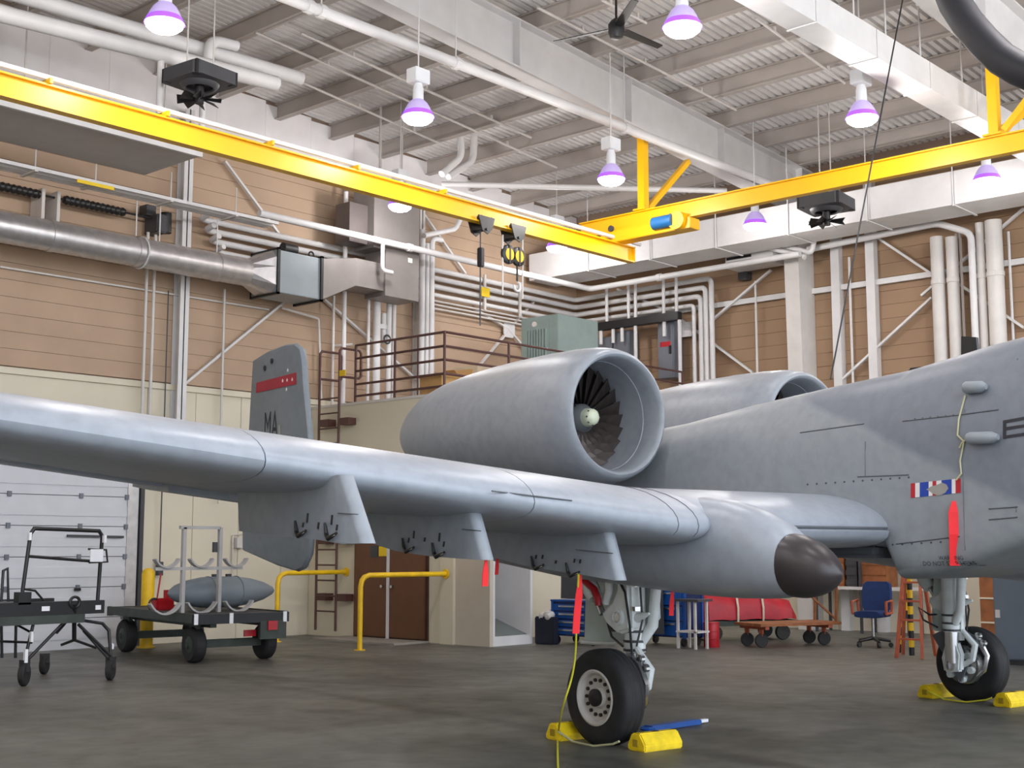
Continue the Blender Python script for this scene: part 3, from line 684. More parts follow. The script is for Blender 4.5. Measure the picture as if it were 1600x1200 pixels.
pylon(-6.45, [(580, 849), (552, 850), (500, 842), (440, 836), (385, 830)], dict(le_top=(545, 742), dots=[(481, 809, 1), (474, 820, .5), (498, 821, .7), (519, 812, 1), (527, 824, .6)], arms=[(468, 834), (515, 838)], crease=[(528, 801), (560, 803), (560, 804.5), (528, 802.5)]))
pylon(-5.2, [(766, 875), (735, 873), (681, 869), (628, 861), (588, 848)], dict(le_top=(745, 797), dots=[(647, 835, .9), (639, 844, .6), (664, 843, .5), (687, 839, 1), (694, 850, .6)], arms=[(636, 859), (683, 867)], crease=[(722, 826), (752, 829), (752, 830.5), (722, 827.5)]))
pylon(-3.95, [(975, 907), (930, 899), (885, 893), (830, 884), (768, 868)], dict(le_top=(955, 830), dots=[(838, 870, .5), (848, 870, .5), (898, 876, .5), (907, 877, .5), (869, 878, .4)], arms=[(838, 886), (893, 897)], crease=[(900, 858), (958, 864), (958, 865.5), (900, 859.5)]))
# ---- landing gear
def gear(sg):
    X = lambda x: sg * x
    def cyl(a, c, r, nm, m, par=jet, seg=18): return MB().cyl((X(a[0]), a[1], a[2]), (X(c[0]), c[1], c[2]), r, seg).build(nm, m, par, smooth=True)
    # tyre
    R, w, zc = .43, .135, .418; xc = 2.82
    prof = [(.235, -w*.92), (.30, -w), (.36, -w*.99), (.40, -w*.9), (.424, -w*.7), (.43, -w*.45), (.426, -w*.42), (.43, -w*.38), (.431, -.02), (.427, -.012), (.427, .012), (.431, .02), (.43, w*.38), (.426, w*.42), (.43, w*.45), (.424, w*.7), (.40, w*.9), (.36, w*.99), (.30, w), (.235, w*.92)]
    ty = MB().lathe(prof, (X(xc), 0, zc), (1,0,0), 56, closed=True).build('tyre', rubber, jet, smooth=True)
    s_ = sg                                         # outer side
    xo = xc + w*.93
    hubm = mat('wheel_hub_paint', (190, 184, 178), .4, var=.08)
    MB().lathe([(.243, -.02), (.25, .006), (.235, .012), (.215, .0), (.2, -.045), (.1, -.05), (.085, -.02), (.01, -.02), (.01, -.06), (.23, -.06)], (X(xo), 0, zc), (sg,0,0), 40, closed=True).build('wheel_hub', hubm, ty, smooth=True)
    MB().lathe([(.078, -.02), (.078, .01), (.06, .02), (.01, .02)], (X(xo), 0, zc), (sg,0,0), 20).build('hub_cap', black, ty, smooth=True)
    for k in range(14):
        th = 2*math.pi*k/14; MB().cyl((X(xo-.048), .155*math.cos(th), zc+.155*math.sin(th)), (X(xo-.03), .155*math.cos(th), zc+.155*math.sin(th)), .017, 8).build('wheel_bolt', black, ty)
    xi = xc - w
    MB().lathe([(.23, -.01), (.22, .02), (.2, .03), (.2, .09), (.12, .12), (.05, .12)], (X(xi), 0, zc), (-sg,0,0), 32).build('brake_housing', steel, ty, smooth=True)
    for k in range(6):
        th = 2*math.pi*k/6 + .3; MB().cyl((X(xi-.03), .16*math.cos(th), zc+.16*math.sin(th)), (X(xi-.15), .16*math.cos(th), zc+.16*math.sin(th)), .04, 10).build('brake_piston', gearwhite, ty)
    # strut
    st = cyl((2.45, 0, .45), (2.45, 0, .95), .085, 'strut_piston', steel)
    cyl((2.45, 0, .8), (2.45, 0, 1.5), .1, 'strut_cylinder', gearwhite)
    for z in (.82, .9, .99): MB().lathe([(.101, -.012), (.109, -.01), (.109, .01), (.101, .012)], (X(2.45), 0, z), (0,0,1), 20).build('strut_clamp', dark, st)
    MB().loft([sring(X(2.45), -.0, .1, .36, .5, 12)] + [[Vector((v.x, v.y+.02, v.z)) for v in sring(X(2.45), 0, .1, .36, .5, 12)]]).build('axle_lug', steel, st)
    cyl((2.38, 0, .42), (2.72, 0, .42), .055, 'axle', steel)
    ax = MB(); ax.prism([(X(2.4), -.11, .36), (X(2.4), .1, .34), (X(2.4), .13, .5), (X(2.4), .05, .72), (X(2.4), -.06, .74), (X(2.4), -.13, .55)], (X(.1), 0, 0)); ax.build('axle_fork', gearwhite, jet, bevel=.02)
    # trunnion casting and drag brace on the aft side
    tr = MB(); tr.prism([(X(2.6), -.1, 1.0), (X(2.6), .08, .96), (X(2.6), .26, 1.06), (X(2.6), .33, 1.16), (X(2.6), .17, 1.24), (X(2.6), .08, 1.40), (X(2.6), .1, 1.52), (X(2.6), -.09, 1.52)], (-X(.16), 0, 0)); tr = tr.build('trunnion_casting', gearwhite, jet, bevel=.03)
    MB().lathe([(.075, 0), (.075, .03), (.05, .035), (.045, .01), (.01, .01)], (X(2.6), .05, 1.12), (sg,0,0), 20).build('pivot_boss', gearwhite, tr, smooth=True)
    MB().lathe([(.04, .0), (.04, .03), (.01, .03)], (X(2.6), .05, 1.12), (sg,0,0), 16).build('pivot_pin', steel, tr)
    MB().tube([(X(2.6), .52, 1.52), (X(2.6), .44, 1.36), (X(2.6), .38, 1.28)], [.06, .085, .07], 14).build('retraction_actuator', gearwhite, jet, smooth=True)
    MB().tube([(X(2.6), .38, 1.3), (X(2.6), .28, 1.14)], .035, 10).build('actuator_rod', steel, jet, smooth=True)
    MB().tube([(X(2.66), .5, 1.52), (X(2.66), .46, 1.44), (X(2.66), .33, 1.37), (X(2.66), .28, 1.28), (X(2.66), .27, 1.22)], [.03, .032, .034, .034, .028], 8).build('lock_link', redm, jet, smooth=True)
    MB().tube([(X(2.6), .2, 1.52), (X(2.6), .18, 1.36), (X(2.6), .24, 1.24)], [.045, .04, .035], 10).build('drag_brace', gearwhite, jet, smooth=True)
    MB().tube([(X(2.42), -.06, .9), (X(2.38), -.17, 1.05), (X(2.36), -.22, 1.55)], .05, 14).build('side_stay', gearwhite, jet, smooth=True)
    MB().tube([(X(2.62), .06, 1.5), (X(2.62), -.06, 1.35), (X(2.62), -.12, 1.05), (X(2.58), -.1, .8), (X(2.58), -.14, .62)], .012, 6).build('brake_hose', black, jet)
    MB().tube([(X(2.5), .1, 1.0), (X(2.46), .3, .98), (X(2.42), .42, 1.06), (X(2.42), .36, .92), (X(2.44), .18, .84)], .012, 6).build('hydraulic_line', dark, jet)
    MB().tube([(X(2.5), -.13, 1.45), (X(2.5), -.16, 1.1), (X(2.55), -.13, .86)], .01, 6).build('brake_hose', black, jet)
    for z in (1.42, 1.2): MB().cbox((X(2.54), -.12, z), (.08, .06, .04)).build('hose_clip', steel, jet)
    MB().tube([(X(2.5), -.08, .84), (X(2.5), -.26, .66), (X(2.5), -.22, .5), (X(2.5), -.08, .42)], [.03, .034, .034, .03], 8).build('torque_link', gearwhite, jet, smooth=True)
    MB().tube([(X(2.6), -.08, .78), (X(2.62), -.24, .7), (X(2.62), -.33, .54), (X(2.6), -.3, .38), (X(2.58), -.22, .3)], [.03, .036, .03, .026, .018], 8).build('tow_ring', steel, jet, smooth=True)
    for a_, z in ((-.3, .68), (-.24, .76)): MB().lathe([(.02, -.03), (.04, -.02), (.04, .02), (.02, .03)], (X(2.6), a_, z), (1,0,0), 12).build('link_bolt', steel, jet)
    MB().tube([(X(2.5), -.1, 1.12), (X(2.5), -.25, 1.16)], [.05, .012], 10).build('pin_stub', gearwhite, jet)
    # doors
    dgm = mat('gear_door_grey_green', (186, 200, 198), .5, var=.08)
    if sg < 0:
        MB().prism([(X(2.26), .92, 1.62), (X(2.26), .96, .84), (X(2.26), .9, .80), (X(2.26), .1, .86), (X(2.26), .06, 1.0), (X(2.26), -.12, 1.1), (X(2.26), -.1, 1.6)], (-X(.035), 0, 0)).build('gear_door', dgm, jet, bevel=.01)
        MB().tube([(X(2.3), .95, .83), (X(2.3), .5, .84), (X(2.3), .12, .88)], .018, 6).build('door_edge', gearwhite, jet)
    else:
        MB().tube([ax_(1480, 890, 2.6), ax_(1478, 930, 2.6), ax_(1472, 985, 2.6)], [.15, .15, .12], 14).build('shock_fairing', dgm, jet, smooth=True)
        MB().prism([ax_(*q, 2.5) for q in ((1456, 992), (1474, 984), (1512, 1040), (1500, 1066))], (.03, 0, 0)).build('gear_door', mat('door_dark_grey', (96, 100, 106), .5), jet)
        MB().beam(ax_(1503, 900, 2.5), ax_(1500, 1000, 2.5), .07, .07).build('side_brace', gearwhite, jet)
gear(-1); gear(1)
# nose gear (beyond the right edge of the photograph)
MB().lathe([(.15, -.09), (.28, -.09), (.31, -.05), (.31, .05), (.28, .09), (.15, .09)], (-.32, -5.7, .31), (1,0,0), 32).build('nose_tyre', rubber, jet, smooth=True)
MB().cyl((-.2, -5.7, .31), (-.2, -5.6, 1.7), .07, 14).build('nose_strut', gearwhite, jet, smooth=True); MB().cyl((-.42, -5.7, .31), (-.18, -5.7, .31), .06, 14).build('nose_axle', steel, jet)
# grey streamers and tie-down cord belong to nobody but themselves: separate things
def streamer(path, w, label, sub=.5):
    P = [AM @ Vector(p) for p in path]; n = len(P); rows = []
    side = RT
    side = Vector((.75, -.66, 0))
    rows = [[P[i] - side*w/2*(.35 if i == 0 else 1), P[i] + side*w/2*(.35 if i == 0 else 1)] for i in range(n)]
    mb = MB(); mb.loft([[a, b_, b_ + Vector((0,.004,0)), a + Vector((0,.004,0))] for a, b_ in rows]); o = solo('warning_streamer', mb, flagred, label, 'streamer', 'red warning streamers')
    return o
def st_fs(pts, off): return [fs(px, py, off) for px, py in pts]
streamer([fs(1491, 783, .012), fs(1491, 800, .03), fs(1492, 835, .03), fs(1493, 884, .035)], .1, 'red warning streamer hanging on the fuselage below the ribbon decal')
streamer([ax_(907, 897, -4.0), ax_(905, 930, -4.0), ax_(902, 960, -4.0), ax_(900, 990, -4.0)], .055, 'long red warning streamer hanging under the inner pylon beside the gear door')
streamer([ax_(760, 872, -5.2), ax_(759, 895, -5.2), ax_(758, 916, -5.2)], .042, 'red warning streamer hanging at the front corner of the middle pylon')
streamer([ax_(778, 868, -3.95), ax_(777, 884, -3.95), ax_(776, 898, -3.95)], .03, 'short red warning streamer right of the middle pylon corner')
streamer([ax_(1051, 920, -2.5), ax_(1050, 940, -2.5), ax_(1049, 962, -2.5)], .04, 'small red warning streamer below the sponson in front of the blue cabinet')
pth = [AM @ ax_(904, 897, -4.03), AM @ ax_(901, 960, -3.95), AM @ ax_(899, 1020, -3.8), AM @ ax_(893, 1060, -3.75), AM @ ax_(878, 1110, -3.7), bz(872, 1150, .02), bz(871, 1180, .012), bz(873, 1230, .012)]
out = []
for i in range(len(pth)-1):
    p0 = pth[max(0, i-1)]; p1 = pth[i]; p2 = pth[i+1]; p3 = pth[min(len(pth)-1, i+2)]
    for k in range(5):
        t = k/5; out.append(.5*((2*p1) + (p2-p0)*t + (2*p0-5*p1+4*p2-p3)*t*t + (3*p1-p0-3*p2+p3)*t**3))
out.append(pth[-1]); out = [Vector((v.x, v.y, max(v.z, .009))) for v in out]
solo('grounding_cord', MB().tube(out, .009, 6), cord, 'thin yellow grounding cord running from the inner pylon down to the floor', 'cord', smooth=True)
# ---- chocks
def chock(c, label, L=.46, ang=0.):
    M = AM @ Matrix.Translation(Vector(c)) @ Matrix.Rotation(ang, 4, 'Z'); t = thing('wheel_chock', label, 'wheel chock', M=M, group='yellow wheel chocks')
    W = lambda mb: (setattr(mb, 'v', [M @ Vector(v) for v in mb.v]), mb)[1]
    pr = [(-.11, 0), (.11, 0), (.115, .05), (.06, .15), (-.05, .155), (-.115, .06)]
    W(MB().prism([(-L/2, y, z) for y, z in pr], (L, 0, 0))).build('chock_block', chocky, t, bevel=.012)
    W(MB().lathe([(.035, 0), (.035, .004), (.01, .004)], (0, .0, .153), (0,0,1), 14)).build('rope_hole', mat('chock_hole_brown', (90, 66, 20), .8), t)
    for s in (-1, 1): W(MB().box((s*(L/2) - .012, -.03, .04), (s*(L/2) + .012, .03, .1))).build('end_recess', mat('chock_edge_dark', (170, 140, 20), .7), t)
chock((-2.66, -.48, 0), 'near yellow chock in front of the main wheel with the painted hub')
chock((-2.82, .47, 0), 'yellow chock behind the main wheel with the painted hub')
chock((2.82, .5, 0), 'yellow chock behind the far main wheel')
chock((2.75, -.55, 0), 'yellow chock in front of the far main wheel, cut by the right edge')
def chock_rope(x, label):
    pts = [AM @ Vector(p) for p in ((x-.2, .4, .09), (x-.19, .2, .02), (x-.2, -.1, .015), (x-.19, -.35, .06), (x-.18, -.42, .09))]; solo('chock_rope', MB().tube(pts, .01, 6), rope if x < 0 else cord, label, 'rope')
chock_rope(-2.85, 'pale rope joining the two near chocks'); chock_rope(2.72, 'yellow rope joining the two far chocks')
# ================================================================= yellow crane: runway hung from the roof, bridge girder below it
RX = 19.55
ru = thing('crane_runway', 'yellow runway beam running to the right under the roof on hanger posts', 'crane', (RX, 10, 7.72))
mb = MB(); y0, y1 = 2.0, 15.9
mb.box((RX-.012, y0, 7.74), (RX+.012, y1, 8.02)); mb.box((RX-.075, y0, 7.72), (RX+.075, y1, 7.742)); mb.box((RX-.075, y0, 8.01), (RX+.075, y1, 8.035)); mb.build('runway_beam', yellow, ru)
for yy, zt in ((14.4, zp(RX) - .91), (7.7, zp(RX) - 1.06)):
    MB().box((RX-.075, yy-.075, 8.03), (RX+.075, yy+.075, zt)).build('hanger_post', yellow, ru)
    MB().box((RX-.14, yy-.14, 8.03), (RX+.14, yy+.14, 8.06)).build('foot_plate', yellow, ru); MB().box((RX-.14, yy-.14, zt-.03), (RX+.14, yy+.14, zt)).build('head_plate', yellow, ru)
    if yy > 10: MB().beam((RX + .15, yy, 8.1), by(1075, 252, 14.4), .1, .1).build('brace', yellow, ru)
    else:
        MB().beam((RX, yy - .15, 8.1), (RX, 6.5, 9.2), .1, .1).build('brace', yellow, ru); MB().beam((RX + .1, yy, 8.1), (RX + 1.9, yy, 9.1), .1, .1).build('brace', yellow, ru); MB().beam((RX, 4.8, 9.1), (RX, 7.62, 9.15), .08, .08).build('brace', yellow, ru)
BY = 15.0
bx0, bx1 = -5.0, by(988, 392, BY).x; zb, zt = 7.19, 7.50
bg_ = thing('bridge_crane', 'yellow bridge girder crossing the hall from the left edge towards the runway', 'crane', ((bx0+bx1)/2, BY, zb))
mb = MB(); mb.box((bx0, BY-.012, zb+.02), (bx1, BY+.012, zt-.02)); mb.box((bx0, BY-.075, zb), (bx1, BY+.075, zb+.025)); mb.box((bx0, BY-.075, zt-.025), (bx1, BY+.075, zt)); mb.box((bx1-.02, BY-.075, zb), (bx1, BY+.075, zt)); mb.build('girder', yellow, bg_)
MB().tube([(bx0, BY, zt+.1), (bx1+.25, BY, zt+.1)], .04, 8).build('festoon_rail', white, bg_)
for px in (70, 255, 420, 555, 690):
    p = by(px, 200, BY); MB().box((p.x-.02, BY-.12, zt), (p.x+.02, BY+.12, zt+.07)).build('rail_bracket', yelpaint, bg_)
et = MB().box((RX-.16, BY-1.75, 7.5), (RX+.16, BY+.3, 7.7)).build('end_truck', yellow, bg_, bevel=.01)
MB().cyl((RX-.25, BY-1.5, 7.66), (RX+.02, BY-1.5, 7.66), .17, 20).build('gear_case', yellow, et, smooth=True)
MB().cyl((RX-.2, BY-1.42, 7.68), (RX-.2, BY-.98, 7.68), .12, 18).build('motor', mat('motor_blue', (30, 96, 150), .4), et, smooth=True)
for yy in (BY-1.3, BY+.1):
    for dx in (-.07, .07): MB().cyl((RX+dx, yy, 7.79), (RX+dx*1.6, yy, 7.79), .06, 14).build('track_wheel', dark, et)
# hoist trolleys hanging on the bridge girder
def trolley(px, py, label, cat, kind):
    p = by(px, py, BY); t = thing(kind, label, cat, (p.x, BY, zb), None)
    for s in (-1, 1):
        MB().prism([(p.x-.2, BY+s*.13, zb+.1), (p.x+.2, BY+s*.13, zb+.1), (p.x+.14, BY+s*.13, zb-.1), (p.x+.03, BY+s*.13, zb-.2), (p.x-.1, BY+s*.13, zb-.15)], (0, .02, 0)).build('side_plate', black, t)
        for dx in (-.12, .12): MB().cyl((p.x+dx, BY+s*.125, zb+.065), (p.x+dx, BY+s*.05, zb+.065), .045, 12).build('trolley_wheel', black, t)
    MB().cyl((p.x, BY-.15, zb-.12), (p.x, BY+.15, zb-.12), .025, 8).build('axle', black, t)
    return t, p
t, p = trolley(752, 345, 'black trolley with a dangling pendant control on the yellow girder', 'hoist', 'pendant_trolley')
MB().cyl((p.x-.02, BY, zb-.12), (p.x-.02, BY, zb-.42), .012, 6).build('cable', dark, t)
MB().box((p.x-.06, BY-.05, zb-.75), (p.x+.04, BY+.05, zb-.42)).build('pendant_control', black, t, bevel=.015)
MB().cyl((p.x-.02, BY, zb-.75), (p.x-.02, BY, zb-1.75), .012, 6).build('cable', dark, t)
t, p = trolley(802, 357, 'black trolley with twin yellow sheaves and a hook block', 'hoist', 'hook_trolley')
for dx in (-.13, .12):
    w_ = MB().lathe([(.15, -.035), (.17, -.02), (.17, .02), (.15, .035)], (p.x+dx, BY, zb-.42), (0,1,0), 22).build('sheave', black, t, smooth=True)
    MB().lathe([(.105, -.045), (.105, .045)], (p.x+dx, BY, zb-.42), (0,1,0), 16).build('sheave_cap', yelpaint, w_)
    MB().box((p.x+dx-.02, BY-.05, zb-.58), (p.x+dx+.02, BY-.04, zb-.26)).build('sheave_mark', black, w_)
for dx in (-.27, .24): MB().cyl((p.x+dx, BY, zb-.1), (p.x+dx, BY, zb-1.15), .016, 6).build('chain', offwhite, t)
MB().cyl((p.x+.1, BY, zb-.58), (p.x+.1, BY, zb-.85), .018, 6).build('hook_shank', black, t)
MB().ring((p.x+.1, BY, zb-.95), (0,1,0), .08, .022, 16, 8, -.6, 4.2).build('hook', white, t, smooth=True)
# ================================================================= white box duct along the right-hand wall
wd = thing('air_duct', 'big white rectangular air duct running along the right-hand wall', 'duct', (24.5, 10, 8.3), 'white rectangular air ducts')
ys = [21.2, 19.3, 17.5, 15.7, 13.9, 12.1, 10.3, 8.5, 6.7, 4.9]
for i in range(len(ys)-1):
    MB().box((24.0, ys[i+1]+.008, 8.3), (25.0, ys[i]-.008, 8.96)).build('duct_section', white, wd)
    yy = ys[i+1]; mb = MB(); mb.box((23.97, yy-.025, 8.27), (25.03, yy+.025, 8.29)); mb.build('trapeze_bar', white, wd)
    mb = MB(); mb.cyl((23.96, yy, 8.28), (23.96, yy, zp(24)+.02), .012, 6); mb.build('hanger_rod', white, wd)
d2_ = thing('air_duct', 'white rectangular duct hung on rods across the top right under the roof', 'duct', (14, 9.0, 9.04), 'white rectangular air ducts')
xs = [3 + 1.74*i for i in range(13)]
for i in range(len(xs)-1):
    MB().box((xs[i]+.008, 8.3, 8.7), (xs[i+1]-.008, 8.72, 9.135)).build('duct_section', white, d2_)
    MB().box((xs[i]-.02, 8.28, 8.685), (xs[i]+.02, 8.74, 8.7)).build('seam_flange', white, d2_)
for px in (1335, 1384, 1437, 1500):
    p = by(px, 60, 8.45); MB().cyl((p.x, 8.45, 9.13), (p.x, 8.45, zp(p.x)+.34), .014, 6).build('hanger_rod', white, d2_)
# ================================================================= fans and unit heaters
fan = thing('ceiling_fan', 'black three-bladed ceiling fan on a thin downrod', 'fan', bz(963, 45, 9.3))
p = bz(963, 45, 9.3)
MB().lathe([(.02, -.16), (.09, -.14), (.12, -.06), (.12, .06), (.08, .12), (.03, .16)], p, (0,0,1), 20).build('motor_housing', black, fan, smooth=True)
MB().cyl(p, (p.x, p.y, zp(p.x)+.1), .018, 8).build('downrod', black, fan)
for (qx, qy) in ((893, 60), (1015, 67), (985, 12)):
    q = bz(qx, qy, 9.3); d = (Vector((q.x, q.y, 0)) - Vector((p.x, p.y, 0))).normalized(); e = d.cross(Vector((0,0,1)))
    ring = lambda r, w, tw: [p + d*r + e*w + Vector((0,0,tw)), p + d*r + e*w + Vector((0,0,tw+.012)), p + d*r - e*w + Vector((0,0,-tw+.012)), p + d*r - e*w + Vector((0,0,-tw))]
    MB().loft([ring(.08, .03, .0), ring(.2, .065, .015), ring(1.02, .05, .01)]).build('blade', black, fan)
def heater(c, label, s=1.0, yaw=0.):
    c = Vector(c); M = Matrix.Translation(c) @ Matrix.Rotation(yaw, 4, 'Z'); t = thing('unit_heater', label, 'heater', M=M)
    def B(mb, n, m, par=t, **k):
        mb.v = [M @ v for v in mb.v]; return mb.build(n, m, par, **k)
    a = .42*s; h = .2*s
    body = MB(); body.loft([[(x*a, y*a, z) for x, y in ((-1,-.8), (-.8,-1), (.8,-1), (1,-.8), (1,.8), (.8,1), (-.8,1), (-1,.8))] for z in (0, h)]); B(body, 'casing', dark)
    for x, y in ((-1,-1), (1,-1), (1,1), (-1,1)): B(MB().cbox((x*.83*a, y*.83*a, h/2), (.1*s, .1*s, h+.02)), 'corner_cover', black)
    B(MB().lathe([(.30*s, 0), (.27*s, -.05*s), (.22*s, -.07*s), (.20*s, -.05*s), (.25*s, 0)], (0,0,0), (0,0,1), 24, closed=True), 'fan_ring', dark, smooth=True)
    B(MB().cyl((0,0,.02), (0,0,-.3*s), .07*s, 14), 'motor', black)
    for i in range(8):
        th = i*math.pi/4; d = Vector((math.cos(th), math.sin(th), 0)); e = Vector((-math.sin(th), math.cos(th), 0)); z = Vector((0,0,-.25*s))
        B(MB().loft([[z+d*.05*s-e*.03*s, z+d*.05*s+e*.03*s+Vector((0,0,.04*s)), z+d*.05*s+e*.03*s+Vector((0,0,.05*s)), z+d*.05*s-e*.03*s+Vector((0,0,.01*s))],
                     [z+d*.33*s-e*.06*s-Vector((0,0,.05*s)), z+d*.33*s+e*.06*s+Vector((0,0,.05*s)), z+d*.33*s+e*.06*s+Vector((0,0,.06*s)), z+d*.33*s-e*.06*s-Vector((0,0,.04*s))]]), 'fan_blade', black)
    for x in (-.6, .6): B(MB().cyl((x*a, 0, h), (x*a, 0, zp(c.x)-c.z+.34), .012, 6), 'hanger_rod', offwhite)
    return t
p = bz(312, 132, 8.75); heater(p, 'dark square unit heater with a fan below the fat white pipes at upper left', 1.0, .1)
p = bx(1291, 327, 22.5); heater(p, 'dark square unit heater with a fan below the runway beam at right', 1.05, .1)
# ================================================================= silver spiral duct, filter box and grey ducts on the back wall
SY, SZ, SR = 20.55, 7.02, .262
xe = by(384, 420, SY).x
sd = thing('spiral_duct', 'silver spiral-wound round duct along the back wall', 'duct', (10, SY, SZ-SR))
cuts = [-4.] + [by(px, 370, SY).x for px in (78, 213, 340)] + [xe]
for i in range(len(cuts)-1):
    a, c = cuts[i], cuts[i+1]; n = max(2, int((c-a)/.06)); prof = []
    for k in range(n+1):
        prof += [(SR + (.004 if k % 2 else 0), a + (c-a)*k/n)]
    MB().lathe(prof, (0, SY, SZ), (1,0,0), 36).build('duct_section', galv, sd, smooth=True)
    if i < len(cuts)-2: MB().lathe([(SR+.006, c-.05), (SR+.014, c-.045), (SR+.014, c+.045), (SR+.006, c+.05)], (0, SY, SZ), (1,0,0), 36).build('collar', galv, sd, smooth=True)
x = cuts[2] + .1; MB().ring((x, SY, SZ), (1,0,0), SR+.02, .018, 32, 6).build('strap', white, sd, smooth=True)
for px in (213, 250, 340):
    x = by(px, 350, SY).x; MB().cyl((x, SY, SZ+SR), (x, SY, SZ+1.1), .012, 6).build('hanger_rod', white, sd)
fb = thing('filter_box', 'blue-grey sheet-metal fan box at the end of the spiral duct', 'fan box', (by(470, 430, 20.2).x, 20.6, 6.6))
fx0, fx1 = by(432, 430, 20.2).x, by(503, 430, 20.2).x; fz0, fz1 = by(500, 468, 20.2).z, by(440, 391, 20.2).z
circ = [Vector((xe, SY + SR*math.cos(2*math.pi*(j+.5)/16), SZ + SR*math.sin(2*math.pi*(j+.5)/16))) for j in range(16)]
sq = []
for j in range(16):
    th = 2*math.pi*(j+.5)/16; k = 1/max(abs(math.cos(th)), abs(math.sin(th))); sq.append(Vector((fx0, 20.6 + .4*k*math.cos(th), (fz0+fz1)/2 + (fz1-fz0)/2*k*math.sin(th))))
MB().loft([circ, sq]).build('transition', galv, fb)
MB().box((fx0, 20.2, fz0), (fx1, 21.0, fz1)).build('casing', mat('blue_grey_sheet', (138, 148, 154), .4, metal=.2, var=.05), fb, bevel=.01)
for xx in (fx0+.03, fx1-.02):
    mb = MB(); a = .06
    mb.box((xx-.03, 20.16, fz0-.04), (xx+.03, 20.2, fz1+.04)); mb.box((xx-.03, 20.16, fz0-.04), (xx+.03, 21.04, fz0)); mb.box((xx-.03, 20.16, fz1), (xx+.03, 21.04, fz1+.04)); mb.box((xx-.03, 21.0, fz0-.04), (xx+.03, 21.04, fz1+.04)); mb.build('flange_frame', black, fb)
MB().cyl(((fx0+fx1)/2-.2, 20.5, fz1+.14), ((fx0+fx1)/2+.12, 20.5, fz1+.14), .11, 16).build('fan_motor', black, fb, smooth=True)
MB().box(((fx0+fx1)/2-.3, 20.4, fz1), ((fx0+fx1)/2+.2, 20.65, fz1+.05)).build('motor_base', dark, fb)
MB().ring((fx1-.12, 20.4, fz1+.09), (0,1,0), .06, .018, 12, 6).build('lifting_eye', black, fb)
gd = thing('grey_riser_duct', 'grey sheet-metal duct elbow rising beside the white columns', 'duct', (by(600, 430, 20.4).x, 20.7, 6.7))
gx0, gx1, gx2 = fx1, by(556, 430, 20.35).x, by(652, 430, 20.35).x
gz0, gz1 = by(600, 462, 20.35).z, by(600, 398, 20.35).z
MB().loft([[(gx0, 20.2, fz0), (gx0, 21, fz0), (gx0, 21, fz1), (gx0, 20.2, fz1)], [(gx1, 20.35, gz0+.1), (gx1, 20.95, gz0+.1), (gx1, 20.95, gz1-.2), (gx1, 20.35, gz1-.2)]]).build('reducer', ductgrey, gd)
m_ = (gx1+gx2)/2 - .1
MB().box((gx1, 20.35, gz0+.1), (m_, 20.95, gz1-.2)).build('duct_section', ductgrey, gd)
MB().box((m_, 20.3, gz0), (gx2, 20.95, gz1+.1)).build('elbow_box', ductgrey, gd)
MB().box((by(556, 350, 20.3).x+.5, 20.3, gz1+.1), (gx2, 20.95, by(620, 300, 20.3).z)).build('riser', ductgrey, gd)
MB().box((by(556, 350, 20.3).x, 20.5, gz1+.18), (by(556, 350, 20.3).x+.5, 20.95, by(560, 318, 20.5).z)).build('side_plenum', mat('dark_duct_sheet', (104, 96, 94), .5, metal=.3), gd)
p = by(641, 407, 20.29); MB().cbox((p.x, 20.292, p.z), (.12, .012, .1)).build('tag_plate', paper, gd)
# ================================================================= flat grey panel and cable tray at upper left
pa = thing('suspended_panel', 'flat grey panel with a white edge rail hung behind the yellow girder', 'panel', (9, 19.2, 8.3))
px1 = bz(316, 243, 8.3).x
MB().box((-3, 18.36, 8.3), (px1, 20.05, 8.36)).build('panel_sheet', mat('panel_grey', (188, 182, 178), .6, var=.05), pa)
MB().box((-3, 18.3, 8.27), (px1, 18.36, 8.37)).build('edge_rail', white, pa)
for x in (7, 9.5, 12): MB().cyl((x, 18.8, 8.36), (x, 18.8, zp(x)), .012, 6).build('hanger_rod', offwhite, pa)
ct = thing('cable_tray', 'white ladder-type cable tray below the grey hanging panel', 'cable tray', (11, 20.4, 7.9))
ca, cb = by(0, 262, 20.3), by(415, 345, 20.3); zc = (ca.z + cb.z)/2; xt = by(425, 340, 20.3).x
for dy in (-.2, .0, .1, .2): MB().box((-3, 20.3+dy-.02, zc-.03), (xt, 20.3+dy+.02, zc+.03)).build('tray_rail', white, ct)
for px in (45, 140, 258, 360):
    x = by(px, 280, 20.3).x; MB().box((x-.03, 20.05, zc-.06), (x+.03, 20.55, zc-.03)).build('tray_rung', offwhite, ct); MB().cyl((x, 20.1, zc), (x, 20.1, zc+.5), .012, 6).build('hanger_rod', offwhite, ct)
p = by(150, 278, 20.05); MB().box((p.x-.35, 20.04, zc-.09), (p.x+.35, 20.06, zc-.03)).build('warning_strip', signy, ct)
